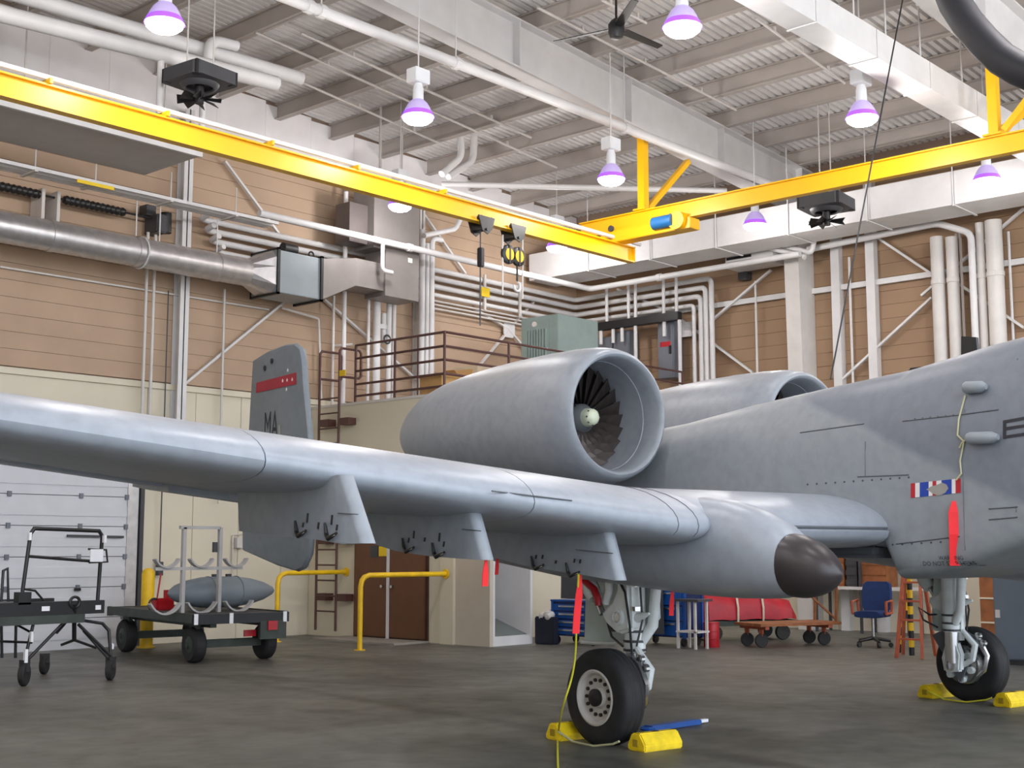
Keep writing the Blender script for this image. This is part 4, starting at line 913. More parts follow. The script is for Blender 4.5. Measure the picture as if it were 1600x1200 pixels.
# overhead-door torsion springs and operator
ts = thing('torsion_spring', 'black torsion springs on a shaft above the silver duct', 'door spring', (10, 21.2, 7.6))
sz = by(100, 312, 21.15).z; 
MB().cyl((-3, 21.15, sz), (by(250, 345, 21.15).x, 21.15, sz), .02, 8).build('shaft', black, ts)
for a, c in ((-3., by(68, 300, 21.15).x), (by(100, 312, 21.15).x, by(195, 325, 21.15).x)):
    n = int((c-a)/.05); MB().lathe([(.085 if k % 2 else .065, a+(c-a)*k/n) for k in range(n+1)], (0, 21.15, sz), (1,0,0), 14).build('spring_coil', black, ts)
for px in (64, 88): 
    x = by(px, 305, 21.15).x; MB().box((x-.03, 21.05, sz-.75), (x+.03, 21.45, sz+.1)).build('bearing_bracket', offwhite, ts)
op = thing('door_operator', 'dark electric door operator beside the white wall column', 'motor', by(248, 345, 21.1))
p = by(248, 345, 21.1); MB().box((p.x-.12, 20.95, p.z-.25), (p.x+.1, 21.4, p.z+.1)).build('gear_housing', dark, op, bevel=.02)
MB().cyl((p.x+.12, 21.05, p.z-.22), (p.x+.12, 21.05, p.z+.16), .11, 16).build('motor', black, op, smooth=True)
MB().box((p.x-.2, 21.2, p.z+.1), (p.x+.0, 21.45, p.z+.3)).build('sprocket_guard', dark, op)
# ================================================================= pipework and conduits
def pipe(name, label, pts, r, m=white, cat='pipe', group=None, seg=10, elbows=True):
    """a run of pipe with rounded bends"""
    pts = [Vector(p) for p in pts]; out = [pts[0]]
    for i in range(1, len(pts)-1):
        a, c, d = pts[i-1], pts[i], pts[i+1]; k = min(r*2.2, (a-c).length*.45, (d-c).length*.45)
        p0 = c + (a-c).normalized()*k; p1 = c + (d-c).normalized()*k
        for t in (0, .25, .5, .75, 1): out.append(p0*(1-t)**2 + c*2*t*(1-t) + p1*t*t)
    out.append(pts[-1])
    return solo(name, MB().tube(out, r, seg), m, label, cat, group, smooth=True)
def coupling(parent, p, d, r, L=.12):
    d = Vector(d).normalized(); p = Vector(p); MB().cyl(p - d*L/2, p + d*L/2, r, 12).build('coupling', white, parent)
# main under the roof
o = pipe('sprinkler_main', 'long white pipe crossing the ceiling in front of the big rafter', [(4, 14.13, 9.36), (24.0, 14.13, 9.36)], .085, seg=14)
for px in (480, 500, 712, 975):
    x = by(px, 120, 14.13).x; coupling(o, (x, 14.13, 9.36), (1,0,0), .105, .1)
    MB().cyl((x, 14.13, 9.44), (x, 14.13, zp(x)+.34), .012, 6).build('hanger_rod', white, o)
# fat pipes upper left
a = by(432, 131, 17.2); o = pipe('fat_pipe', 'lower of the two fat white pipes at the top left', [by(0, 21, 17.2).lerp(a, -.9), a], .125, seg=16, group='fat white pipes')
c = by(470, 123, 17.6); pipe('fat_pipe', 'upper of the two fat white pipes at the top left', [by(100, 13, 17.6).lerp(c, -1.2), c], .12, seg=16, group='fat white pipes')
p0 = by(327, 98, 17.4); pipe('pipe_elbow', 'white pipe elbow rising behind the left unit heater', [p0 + Vector((0,0,-.6)), by(327, 62, 17.4), by(370, 72, 17.4)], .09)
p0 = by(252, 80, 17.2) + Vector((0,0,.04)); pipe('drop_pipe', 'white drop pipe under the fat pipes left of the unit heater', [p0, Vector((p0.x, p0.y, p0.z-1.05))], .055)
p0 = by(318, 108, 17.2); pipe('drop_pipe', 'short white drop pipe right under the left unit heater', [p0, Vector((p0.x, p0.y, p0.z-1.0))], .05)
# thin sprinkler branches below the purlins
branches = [((400, 51), (870, 262), 'first'), ((470, 52), (830, 215), 'second'), ((400, 97), (700, 230), 'third'), ((840, 12), (1150, 172), 'fourth'), ((1180, 28), (1320, 130), 'fifth'), ((940, 0), (1010, 36), 'sixth')]
for a, c, w_ in branches:
    A = bz(*a, 10.75); A = bz(*a, zp(A.x)-.06); B = bz(*c, 10.6); B = bz(*c, zp(B.x)-.06)
    o = pipe('sprinkler_branch', w_ + ' thin white sprinkler branch under the purlins, counted from the left', [A, B], .024, offwhite, group='sprinkler branches under the roof', seg=6)
    for t in (.2, .5, .8):
        p = A.lerp(B, t); MB().cyl(p, p + Vector((0,0,.09)), .03, 6).build('sprinkler_head', offwhite, o)
# ring main round the corner
yq, xq = 20.1, 25.5
A = by(405, 335, yq); B = by(922, 450, yq); zr = (A.z + B.z)/2
B.x = min(B.x, 25.2); xq = B.x
o = pipe('ring_main', 'long white pipe passing the grey riser duct and turning along the right-hand wall', [(A.x, yq, zr), (xq, yq, zr), (xq, bx(1250, 393, xq).y, zr)], .07, seg=12)
coupling(o, (by(640, 382, yq).x, yq, zr), (1,0,0), .09); coupling(o, (xq, bx(1030, 430, xq).y, zr), (0,1,0), .09)
p = by(598, 372, yq); pipe('branch_pipe', 'short white branch pipe with an elbow before the grey riser duct', [(p.x, yq, zr), (p.x, yq, zr-.62), (p.x+.28, yq, zr-.62)], .045)
pipe('header_pipe', 'white header pipe high on the right-hand wall ending at a thin vertical drop', [bx(1262, 390, 25.6), bx(1465, 349, 25.6), bx(1517, 364, 25.6), bx(1517, 364, 25.6) - Vector((0,0,4.6))], .07)
pipe('branch_pipe', 'upper of two short white pipes at the head of the haunched column', [bx(1205, 378, 25.3), bx(1268, 396, 25.3), bx(1272, 376, 25.3)], .06, group='short pipes at the column head')
pipe('branch_pipe', 'lower of two short white pipes at the head of the haunched column', [bx(1190, 384, 25.2), bx(1258, 402, 25.2)], .06, group='short pipes at the column head')
# conduit bank round the corner
zs = [by(690, py, 21.25).z for py in (424, 437, 450, 463)]
ends = [1112, 1103, 1095, 1084]
ords = ['uppermost', 'second', 'third', 'lowest']
for i, (z, pe) in enumerate(zip(zs, ends)):
    xw = 25.85; ye = bx(pe, 480, xw).y; x0 = by(312 + 8*i, 370, 21.25).x
    pipe('conduit', ords[i] + ' of the four thick conduits along the back wall, turning down on the right-hand wall', [(x0, 20.95, z+.05), (x0, 21.25, z), (xw, 21.25, z), (xw, ye, z), (xw, ye, 4.9)], .062 if i < 3 else .05, white, 'conduit', 'four thick conduits')
for i, py in enumerate((472, 478, 484)):
    z = by(690, py, 21.3).z; x0 = by(668, 470, 21.3).x
    pipe('thin_conduit', ('upper', 'middle', 'lower')[i] + ' of three thin conduits under the thick conduit bank', [(x0+.1*i, 21.3, z-2.2), (x0+.1*i, 21.3, z), (25.7, 21.3, z)], .022, offwhite, 'conduit', 'three thin conduits', seg=6)
for px in (760, 815):
    p = by(px, 440, 21.1); solo('conduit_strap', MB().box((p.x-.03, 21.13, zs[3]-.15), (p.x+.03, 21.17, zs[0]+.12)), offwhite, ('left' if px == 760 else 'right') + ' upright strap holding the conduit bank on the back wall', 'bracket')
p = by(758, 456, 21.1); solo('yellow_tag', MB().box((p.x-.14, 21.08, p.z-.12), (p.x+.14, 21.1, p.z+.1)), signy, 'small yellow sign hung on the conduits of the back wall', 'sign')
# vertical risers on the back wall
def riser(px, py, r, z0, z1, label, y=21.05, m=white):
    p = by(px, py, y); return pipe('riser_pipe', label, [(p.x, y, z0), (p.x, y, z1)], r, m, seg=10)
riser(520, 560, .03, 4.67, 7.0, 'thin pipe leftmost of the risers under the grey duct', m=offwhite)
riser(537, 540, .05, 4.67, 9.3, 'pipe second from left among the risers under the grey duct')
o = riser(575, 560, .035, 4.67, 9.3, 'slim pipe beside the valve riser on the back wall')
o = riser(588, 560, .085, 4.67, 7.3, 'thick riser pipe with a valve body behind the brown railing')
p = by(594, 510, 21.1); MB().cyl((p.x+.12, 21.12, p.z-.35), (p.x+.12, 21.12, p.z+.3), .06, 12).build('valve_body', white, o); MB().box((p.x-.05, 21.05, p.z-.05), (p.x+.2, 21.2, p.z+.05)).build('valve_link', white, o); MB().ring((p.x+.12, 21.0, p.z-.28), (0,1,0), .09, .02, 14, 6).build('handwheel', dark, o)
riser(607, 560, .06, 4.67, 7.3, 'riser pipe just right of the valve riser')
riser(615, 560, .045, 4.67, 7.3, 'slimmer riser pipe third from the valve riser')
riser(659, 500, .07, 4.67, 8.9, 'tall pipe beside the grey wall column, nearest to it', 21.1)
riser(667, 500, .05, 4.67, 8.6, 'tall pipe second from the grey wall column', 21.08)
p = by(675, 400, 21.1); pipe('bent_pipe', 'tall white pipe that bends right towards the yellow girder beside the columns', [(p.x, 21.1, 4.7), (p.x, 21.1, by(675, 372, 21.1).z), by(690, 375, 21.1)], .065)
pipe('roof_drain', 'angled white drain pipe with two elbows below the bridge girder', [by(663, 368, 20.9), by(712, 358, 20.9), by(720, 340, 20.9)], .06)
for px, w_ in ((226, 'left'), (238, 'right')):
    a = by(px, 520, 21.2); pipe('door_chain_pipe', w_ + ' slim pipe running down left of the white wall column', [(a.x, 21.2, by(px, 650, 21.2).z), (a.x, 21.2, 7.6)], .03, offwhite)
a = by(347, 600, 21.3); pipe('surface_conduit', 'slim conduit running down the wall right of the white column', [(a.x, 21.3, 2.6), (a.x, 21.3, 6.8)], .025, offwhite, seg=6)
pipe('surface_conduit', 'bent conduit beside the top of the tail fin', [by(440, 481, 21.3), by(498, 498, 21.3), by(502, 625, 21.3)], .025, offwhite, seg=6)
pipe('surface_conduit', 'hooked conduit behind the top of the brown ladder', [by(550, 538, 21.3), by(520, 540, 21.3), by(519, 625, 21.3)], .025, offwhite, seg=6)
a = by(252, 800, 21.35); o = pipe('pull_chain', 'hanging door pull chain on the cream wall', [(a.x, 21.35, 1.45), (a.x, 21.35, 6.6)], .012, dark, 'chain', seg=6)
MB().box((a.x-.05, 21.3, 1.25), (a.x+.05, 21.4, 1.5)).build('chain_keeper', dark, o)
o = solo('junction_box', MB().box(by(372, 848, 21.4) - Vector((.06, .05, .1)), by(372, 848, 21.4) + Vector((.12, .05, .1))), offwhite, 'small electric box on the cream wall left of the tail fin', 'electric box')
pipe('surface_conduit', 'thin conduit looping from the small electric box on the cream wall', [by(382, 834, 21.42), by(364, 836, 21.42), by(363, 905, 21.42)], .015, offwhite, seg=6)
# vertical pipes of the right-hand wall
for px, r, z0, z1, lab in ((1466, .135, 4.8, 8.15, 'thick white downpipe left of the pair by the black antenna'), (1489, .115, 4.8, 8.1, 'second thick white downpipe right of the pair by the black antenna'),
                           (1534, .085, 4.8, 8.3, 'medium downpipe left of the fattest one at the right edge'), (1556, .165, 4.8, 8.3, 'fattest white downpipe near the right edge of the hall')):
    p = bx(px, 440, 25.75); o = pipe('downpipe', lab, [(25.75, p.y, z0), (25.75, p.y, z1)], r, offwhite, group='downpipes on the right-hand wall', seg=18)
    MB().lathe([(r+.003, -.05), (r+.015, -.045), (r+.015, .045), (r+.003, .05)], (25.75, p.y, 7.2), (0,0,1), 18).build('pipe_collar', offwhite, o)
for px, lab in ((1497, 'left'), (1503, 'right')):
    p = bx(px, 440, 25.9); pipe('thin_conduit', lab + ' of two thin conduits right of the downpipe pair', [(25.9, p.y, 4.8), (25.9, p.y, 8.2)], .03, purl, 'conduit', seg=6)
for px, lab in ((1329, 'thin conduit between the two wind posts'), (1581, 'thin conduit right of the fattest downpipe'), (1181, 'slim wavy conduit on the tan wall left of the haunched column')):
    p = bx(px, 480, 26.05); pipe('thin_conduit', lab, [(26.05, p.y, 4.85), (26.05, p.y, 8.1 if px != 1181 else 7.9)], .028, white, 'conduit', seg=6)
# electrical gear on the mezzanine side of the right-hand wall
wy0, wy1 = bx(1062, 490, 25.6).y, bx(935, 515, 25.6).y; wz = bx(1000, 502, 25.6).z
wwy = solo('wireway', MB().box((25.52, wy0, wz-.1), (25.7, wy1, wz+.1)), black, 'long dark wireway box over the grey breaker panels', 'electric box', bevel=.01)
for px, pz, lab in ((972, 507, 'first'), (1022, 498, 'second'), (1035, 494, 'third'), (1061, 488, 'fourth'), (1078, 483, 'fifth')):
    pass
for px, w_ in ((948, 'first'), (982, 'second'), (993, 'third'), (1037, 'fourth'), (1057, 'fifth')):
    p = bx(px, 480, 25.6); pipe('feed_conduit', w_ + ' upright conduit from the left feeding the dark wireway from above', [(25.6, p.y, wz+.1), (25.6, p.y, wz+1.0)], .04, white, 'conduit', 'conduits above the wireway', seg=8)
for px, w_ in ((939, 'first'), (958, 'second'), (972, 'third'), (993, 'fourth'), (1038, 'fifth'), (1062, 'sixth')):
    p = bx(px, 520, 25.6); pipe('drop_conduit', w_ + ' upright conduit from the left below the dark wireway', [(25.6, p.y, wz-.1), (25.6, p.y, wz-(.45 if px not in (993, 1062) else 1.8))], .045, white, 'conduit', 'conduits below the wireway', seg=8)
def panelbox(a, c, label, handle=True, mark=False):
    p, q = bx(*a, 25.9), bx(*c, 25.9); y0, y1 = min(p.y, q.y), max(p.y, q.y); z0, z1 = min(p.z, q.z), max(p.z, q.z)
    t = thing('breaker_panel', label, 'electric panel', (26, (y0+y1)/2, z0))
    MB().box((25.75, y0, z0), (26.12, y1, z1)).build('enclosure', greybox, t, bevel=.01)
    MB().box((25.735, y0+.04, z0+.05), (25.75, y1-.04, z1-.05)).build('panel_door', greybox, t)
    MB().box((25.70, y0+.08, (z0+z1)/2-.12), (25.735, y0+.13, (z0+z1)/2+.08)).build('handle', black, t)
    if mark: MB().box((25.728, (y0+y1)/2-.14, z1-.62), (25.735, (y0+y1)/2+.16, z1-.5)).build('danger_label', redm, t)
panelbox((936, 530), (962, 590), 'short grey breaker panel next to the green-grey cabinet')
panelbox((964, 520), (990, 600), 'grey breaker panel in the middle under the dark wireway')
panelbox((1033, 505), (1060, 590), 'tall grey breaker panel with a red mark under the end of the wireway', mark=True)
sp = bx(1175, 404, 25.3)
t = thing('vent_unit', 'white boxy ventilation unit between the wall duct and the tan wall', 'vent unit', sp)
MB().box((25.35, sp.y-.5, sp.z-.12), (25.95, sp.y+.75, sp.z+.2)).build('casing', white, t, bevel=.015)
for k in (0, 1): MB().box((25.335, sp.y+.05, sp.z-.05+k*.11), (25.35, sp.y+.7, sp.z+.01+k*.11)).build('louvre_slot', black, t)
p = bx(1163, 431, 26.0); solo('small_speaker', MB().box((25.9, p.y-.12, p.z-.1), (26.16, p.y+.12, p.z+.1)), dark, 'small dark box on the tan wall below the white ventilation unit', 'speaker', bevel=.02)
# thick black hose and thin black cable at upper right
pts = [bx(*q, 13.2) for q in ((1484, -190), (1478, -120), (1478, -60), (1482, -20), (1492, 5), (1512, 36), (1538, 66), (1565, 92), (1592, 108), (1625, 122), (1665, 126), (1710, 118), (1752, 92), (1785, 50), (1802, -10), (1806, -90), (1806, -170))]
solo('exhaust_hose', MB().tube(pts, .17, 24), mat('hose_rubber', (27, 27, 33), .6, var=.1), 'thick black flexible hose hanging across the top right corner', 'hose', smooth=True)
a, c = by(1416, -30, 7.2), by(1298, 592, 7.5); k = (zp(a.x) + .3 - c.z) / (a.z - c.z)
pipe('black_cable', 'thin black cable hanging slantwise down to the far engine', [c.lerp(a, k), c], .011, black, 'cable', seg=6)
for i, q in enumerate((((720, 215), (721, 245), (690, 272)), ((741, 212), (739, 252), (700, 276)))):
    pipe('roof_elbow', ('left' if i == 0 else 'right') + ' of two white pipes bending down from the roof above the bridge girder', [by(*v, 18.4 + .25*i) for v in q], .075, white, group='two bending roof pipes')
pipe('roof_pipe', 'nearly level white pipe under the roof behind the runway hanger post', [bz(690, 288, 9.4), bz(1135, 298, 9.4)], .06)
for px, py0, py1, w_ in ((594, 208, 262, 'thicker'), (628, 200, 272, 'thinner')):
    p = by(px, py1, 19.8); pipe('roof_hanger', w_ + ' hanging rod at the white eave above the bridge girder', [p, (p.x, p.y, zp(p.x) + .33)], .03 if w_ == 'thicker' else .018, offwhite, 'rod', seg=6)
# ================================================================= mezzanine: railing, ladder, stores
MT = MZ + .05
rl = thing('guard_railing', 'dark maroon pipe railing around the mezzanine roof', 'railing', (MX, MY, MT))
rx, ry = MX + .06, MY + .06; yb_ = bx(556, 560, rx).y; xe_ = by(1066, 585, ry).x
lev = [5.84, 5.57, 5.31, 5.04, 4.80]
for z in lev: MB().tube([(rx, yb_, z), (rx, ry, z), (xe_, ry, z)], .024, 8).build('rail', railbrown, rl, smooth=True)
for px in (556, 617, 653): 
    y_ = bx(px, 560, rx).y; MB().cyl((rx, y_, MT), (rx, y_, 5.85), .026 if px != 653 else .015, 8).build('post', railbrown, rl)
for x_ in (rx, by(795, 560, ry).x, by(905, 560, ry).x, by(985, 560, ry).x, xe_): MB().cyl((x_, ry, MT), (x_, ry, 5.85), .026, 8).build('post', railbrown, rl)
ld = thing('fixed_ladder', 'maroon fixed steel ladder up the mezzanine wall beside the tail fin', 'ladder', (17.25, 20.8, 0))
lx = 17.25; ya, yc = bx(496, 800, lx).y, bx(527, 800, lx).y
for y_ in (ya, yc):
    MB().tube([(lx, y_, .12), (lx, y_, 5.72), (lx+.05, y_, 5.78), (lx+.5, y_-.02, 5.78), (lx+.55, y_-.02, 5.72), (lx+.55, y_-.02, 5.25), (lx+.5, y_-.02, 5.2), (lx, y_, 5.2)], .026, 8).build('stile', railbrown, ld, smooth=True)
z = .5
while z < 5.0:
    MB().cyl((lx, ya, z), (lx, yc, z), .016, 8).build('rung', railbrown, ld); z += .305
for z in (.78, 1.9, 4.28):
    for y_, s in ((ya, 1), (yc, 1)): MB().box((lx-.01, y_-.3, z-.07), (MX + .01, y_-.01, z+.07)).build('wall_bracket', railbrown, ld)
p = bx(536, 583, lx); MB().box((lx-.02, yc-.2, p.z-.06), (lx-.01, yc+.02, p.z+.06)).build('notice', signy, ld)
gx, gy = 21.9, 18.5
gc = thing('equipment_cabinet', 'large grey-green steel cabinet with a louvred side on the mezzanine', 'cabinet', (22.6, 19, MT))
gy1 = bx(814, 545, gx).y; gx1 = by(935, 545, gy).x; gt = by(868, 489, gy).z
MB().box((gx, gy, MT), (gx1, gy1, gt)).build('housing', greencab, gc, bevel=.015)
MB().box((gx-.02, gy+.25, gt-1.25), (gx, gy1-.1, gt-.12)).build('louvre_frame', greencab, gc)
n = 8
for k in range(n):
    y_ = gy + .32 + (gy1 - gy - .52)*k/(n-1); MB().box((gx-.05, y_-.03, gt-1.18), (gx-.02, y_+.02, gt-.3)).build('louvre_slat', greencab, gc)
p = bx(836, 507, gx-.02); MB().cyl((gx-.02, p.y, p.z), (gx-.06, p.y, p.z), .06, 12).build('latch', paper, gc)
def carton(x, y, w, d, h, m, label, flaps=True, rot=0., z=MT):
    M = Matrix.Translation(Vector((x, y, z))) @ Matrix.Rotation(rot, 4, 'Z'); t = thing('carton', label, 'box', M=M, group='boxes on the mezzanine')
    W = lambda mb: (setattr(mb, 'v', [M @ Vector(v) for v in mb.v]), mb)[1]
    W(MB().box((-w/2, -d/2, 0), (w/2, d/2, h*.98))).build('box_body', m, t)
    if flaps:
        W(MB().beam((-w/2, -d/4, h), (-w/2-.18, -d/4, h+.1), d/2, .008, (0,0,1))).build('flap', m, t); W(MB().beam((w/2-.04, 0, h), (w/2+.02, 0, h+.2), d, .008, (1,0,0))).build('flap', m, t)
    else: W(MB().box((-w/2-.01, -d/2-.01, h*.82), (w/2+.01, d/2+.01, h))).build('lid', m, t)
p = by(668, 590, 18.1); carton(17.92, 18.12, .56, .6, .42, card, 'wide brown cardboard box behind the corner post of the railing', False)
p = by(712, 590, 18.3); carton(p.x+.25, 18.55, .5, .5, .48, card, 'open brown cardboard box with raised flaps right of the corner post', True, .2)
p = by(722, 598, 18.0); carton(p.x+.25, 17.95, .4, .34, .36, paper, 'white lidded box right of the open cardboard box', False)
p = by(760, 565, 19.6); carton(p.x, 19.6, 1.3, .7, .95, mat('beige_case', (196, 178, 152), .6), 'large beige case behind the railing below the wall bracing plate', False)
# ================================================================= closet, pipe guards, bollard
cs = thing('open_closet', 'white open-fronted closet with a grey floor beside the beige closet wall', 'closet', (18.05, 16.9, 0))
x0, x1, y0, y1 = MX + .085, by(832, 950, 16.36).x, 16.36, 17.5
MB().box((x0, y1-.05, 0), (x1, y1, 2.6)).build('back_panel', white, cs); MB().box((x1-.06, y0, 0), (x1, y1-.05, 2.6)).build('side_panel', white, cs); MB().box((x0, y0, 0), (x0+.05, y1-.05, 2.6)).build('side_panel', white, cs)
MB().box((x0+.05, y0, 0), (x1-.06, y0+.08, .17)).build('sill', white, cs); MB().prism([(x0+.05, y0+.08, 0), (x1-.06, y0+.08, 0), (x1-.06, y0+.08, .17), (x0+.05, y0+.08, .17), ], (0, .01, 0)).prism([(x0+.05, y0+.1, 0), (x0+.05, y1-.05, 0), (x0+.05, y1-.05, .5), (x0+.05, y0+.1, .18)], (x1-x0-.11, 0, 0)).build('closet_floor', mat('grey_tray', (110, 116, 114), .6), cs); MB().box((x0, y0, 2.55), (x1, y1, 2.62)).build('top_panel', white, cs)
for z in (.7, 1.4): MB().box((x1-.3, y1-.08, z-.03), (x1-.2, y1-.05, z+.03)).build('wall_hook', dark, cs)
solo('leaning_rod', MB().tube([(x0+.2, y0+.5, .34), (x0+.35, y1-.07, .95)], .015, 8), steel, 'thin metal rod leaning inside the white open closet', 'rod')
def guard(a, end, label):
    b0 = bz(*a, 0); H = 1.28
    pts = [(b0.x, b0.y, 0), (b0.x, b0.y, H-.2), (b0.x+.03, b0.y, H-.09), (b0.x+.09, b0.y, H-.03), (b0.x+.2, b0.y, H), (end[0], end[1], H)]
    t = thing('pipe_guard', label, 'guard rail', (b0.x, b0.y, 0), 'yellow pipe guards at the brown doors'); MB().tube(pts, .045, 12).build('bent_pipe', yelpaint, t, smooth=True)
    MB().cyl((end[0]-.02, end[1], H), (end[0], end[1], H), .09, 14).build('wall_flange', yelpaint, t); MB().lathe([(.1, 0), (.1, .012), (.05, .012)], (b0.x, b0.y, 0), (0,0,1), 16).build('floor_flange', yelpaint, t)
guard((432, 1003), (MX, 20.28), 'yellow pipe guard rail left of the ladder, farther from the camera'); guard((562, 1016), (MX - .06, 17.42), 'yellow pipe guard rail in front of the brown double doors')
p = bz(228, 1012, 0)
bo = thing('bollard', 'yellow bollard between the overhead door and the trailer', 'bollard', p); MB().lathe([(.115, 0), (.115, 1.3), (.1, 1.36), (.05, 1.39), (.005, 1.4)], p, (0,0,1), 20).build('post', yelpaint, bo, smooth=True); MB().lathe([(.16, 0), (.16, .02), (.116, .02)], p, (0,0,1), 20).build('base_ring', yelpaint, bo)
# ================================================================= black tubular cart at far left
ct_ = thing('loading_cart', 'black tubular cart with a tall handle frame on caster legs at the left edge', 'cart', (8.6, 16.6, 0))
Yc = 16.2
def T2(pts, r, nm, m=black, par=ct_, seg=8): return MB().tube(pts, r, seg).build(nm, m, par, smooth=True)
dz = by(80, 955, Yc).z; dzt = by(80, 940, Yc).z
xl, xr_ = 6.6, by(160, 955, Yc).x
MB().box((xl, Yc-.05, dz-.05), (xr_, Yc+.05, dzt)).build('deck_rail', black, ct_); MB().box((xl, Yc+1.1, dz-.05), (xr_-.1, Yc+1.2, dzt)).build('deck_rail', black, ct_)
for x in (xl+.1, xl+.9, xl+1.7, xr_-.15): MB().box((x, Yc, dz-.04), (x+.1, Yc+1.15, dz+.04)).build('cross_member', black, ct_)
MB().box((xl+.3, Yc-.08, dz-.16), (xr_-.3, Yc+.5, dz-.05)).build('under_tray', olive, ct_)
MB().box((xl, Yc+.06, dzt-.03), (xl+2.0, Yc+1.1, dzt+.0)).build('deck_plate', dark, ct_)
h0, h1, h2, h3 = by(35, 925, Yc), by(48, 828, Yc), by(160, 832, Yc), by(152, 945, Yc)
hf = T2([h0, h1 - Vector((.0,0,.05)), h1 + Vector((.05,0,.02)), h2 + Vector((-.05,0,.02)), h2 - Vector((0,0,.05)), h3], .026, 'handle_frame')
T2([by(43, 869, Yc), by(157, 878, Yc)], .02, 'cross_bar'); T2([by(35, 920, Yc), by(55, 923, Yc), by(68, 938, Yc)], .015, 'grab_loop'); T2([by(2, 940, Yc), by(5, 892, Yc), by(12, 888, Yc), by(13, 940, Yc)], .018, 'short_handle')
MB().cbox(by(151, 868, Yc-.03), (.19, .02, .17)).build('reflector_plate', reflect, ct_, bevel=.004); T2([by(138, 858, Yc), by(166, 859, Yc), by(168, 878, Yc), by(139, 879, Yc)], .014, 'plate_frame')
for q, s in (((46, 838), (.035, .06, .1)), ((163, 842), (.035, .06, .1)), ((71, 951), (.11, .02, .06)), ((153, 949), (.08, .02, .06)), ((40, 1025), (.04, .05, .17)), ((49, 995), (.03, .05, .13)), ((175, 1010), (.03, .05, .07))):
    MB().cbox(by(*q, Yc-.045), s).build('reflective_tape', reflect, ct_)
MB().box(by(28, 945, Yc) - Vector((.02, .05, 0)), by(42, 925, Yc) + Vector((.04, .08, 0))).build('clamp_block', black, ct_)
def caster(p, r=.16, par=ct_):
    p = Vector(p); w_ = MB().lathe([(.05, -.035), (r-.02, -.04), (r, -.025), (r, .025), (r-.02, .04), (.05, .035)], p + Vector((0,0,r)), (.67,-.74,0), 18).build('caster_wheel', rubber, par, smooth=True)
    MB().box(p + Vector((-.05, -.05, r*1.2)), p + Vector((.05, .05, r*2.2))).build('caster_fork', black, w_); return w_
caster(bz(37, 1072, 0), .15); caster(bz(172, 1063, 0), .14); c3 = bz(88, 1036, 0); caster((xl+1.5, Yc+1.4, 0), .14); caster((xr_-.1, Yc+1.3, 0), .13)
k1, k2 = bz(37, 1072, 0), bz(172, 1063, 0)
T2([(k1.x, k1.y, .34), by(52, 975, Yc)], .022, 'leg'); T2([(k1.x+.05, k1.y, .34), by(112, 960, Yc)], .022, 'leg'); T2([(k2.x, k2.y, .3), by(170, 985, Yc), by(160, 974, Yc), by(120, 968, Yc)], .022, 'leg'); T2([(k2.x, k2.y, .32), by(122, 975, Yc)], .022, 'leg'); T2([(k2.x-.05, k2.y, .3), by(130, 985, Yc)], .018, 'leg')
T2([by(95, 1008, Yc+.3), by(116, 1000, Yc+.2), by(150, 1012, Yc+.2)], .018, 'stay'); T2([by(116, 945, Yc-.06), by(116, 1001, Yc+.1)], .03, 'king_post'); T2([by(116, 958, Yc), by(88, 990, Yc+.1)], .016, 'stay')
T2([by(0, 1002, Yc+.4), by(50, 1004, Yc+.4)], .016, 'stay'); T2([by(25, 972, Yc+.8), by(24, 1028, Yc+.8)], .02, 'leg'); T2([by(2, 972, Yc+.8), by(3, 1028, Yc+.8)], .02, 'leg'); T2([by(24, 975, Yc+.4), by(52, 990, Yc+.2)], .016, 'stay')
MB().ring(by(117, 941, Yc-.06), (0,1,0), .07, .02, 16, 6).build('tow_eye', black, ct_, smooth=True)
# ================================================================= trailer with rack and grey tank
tl_o = Vector((12.85, 18.75, 0)); TA = math.radians(-10); TM = Matrix.Translation(tl_o) @ Matrix.Rotation(TA, 4, 'Z')
tr_ = thing('flat_trailer', 'dark four-wheeled flat trailer with a white rack in front of the cream wall', 'trailer', M=TM)
def TB(mb, nm, m, par=tr_, **k): mb.v = [TM @ v for v in mb.v]; return mb.build(nm, m, par, **k)
DZt = .74
for k in range(6):
    xx = -.78 + k*.26; TB(MB().box((xx+.005, -1.7, DZt-.06), (xx+.255, 1.7, DZt)), 'deck_plank', mat('dark_deck_wood', (66, 64, 62), .7, var=.2))
TB(MB().box((-.8, -1.78, DZt-.14), (.8, -1.7, DZt+.01)), 'end_beam', black); TB(MB().box((-.8, 1.7, DZt-.14), (.8, 1.78, DZt+.01)), 'end_beam', black)
for s in (-1, 1): TB(MB().box((s*.45-.05, -1.7, DZt-.2), (s*.45+.05, 1.7, DZt-.06)), 'chassis_rail', olive); TB(MB().box((s*.8-.02, -1.7, DZt-.12), (s*.8+.02, 1.7, DZt+.02)), 'side_rail', olive)
for sy in (-1.35, 1.35):
    TB(MB().box((-.55, sy-.06, .22), (.55, sy+.06, .34)), 'axle_beam', olive)
    for s in (-1, 1):
        w_ = TB(MB().lathe([(.14, -.09), (.24, -.1), (.27, -.07), (.275, 0), (.27, .07), (.24, .1), (.14, .09)], (s*.6, sy, .275), (1,0,0), 26), 'road_wheel', rubber, smooth=True)
        TB(MB().lathe([(.14, -.05), (.13, .03), (.05, .05), (.05, .07), (.01, .07)], (s*.66, sy, .275), (s,0,0), 18), 'wheel_disc', olive, w_, smooth=True)
        TB(MB().prism([(s*.6-.03, sy-.1, .3), (s*.6-.03, sy+.1, .3), (s*.6-.03, sy+.14, .6), (s*.6-.03, sy-.14, .6)], (.06, 0, 0)), 'wheel_yoke', olive)
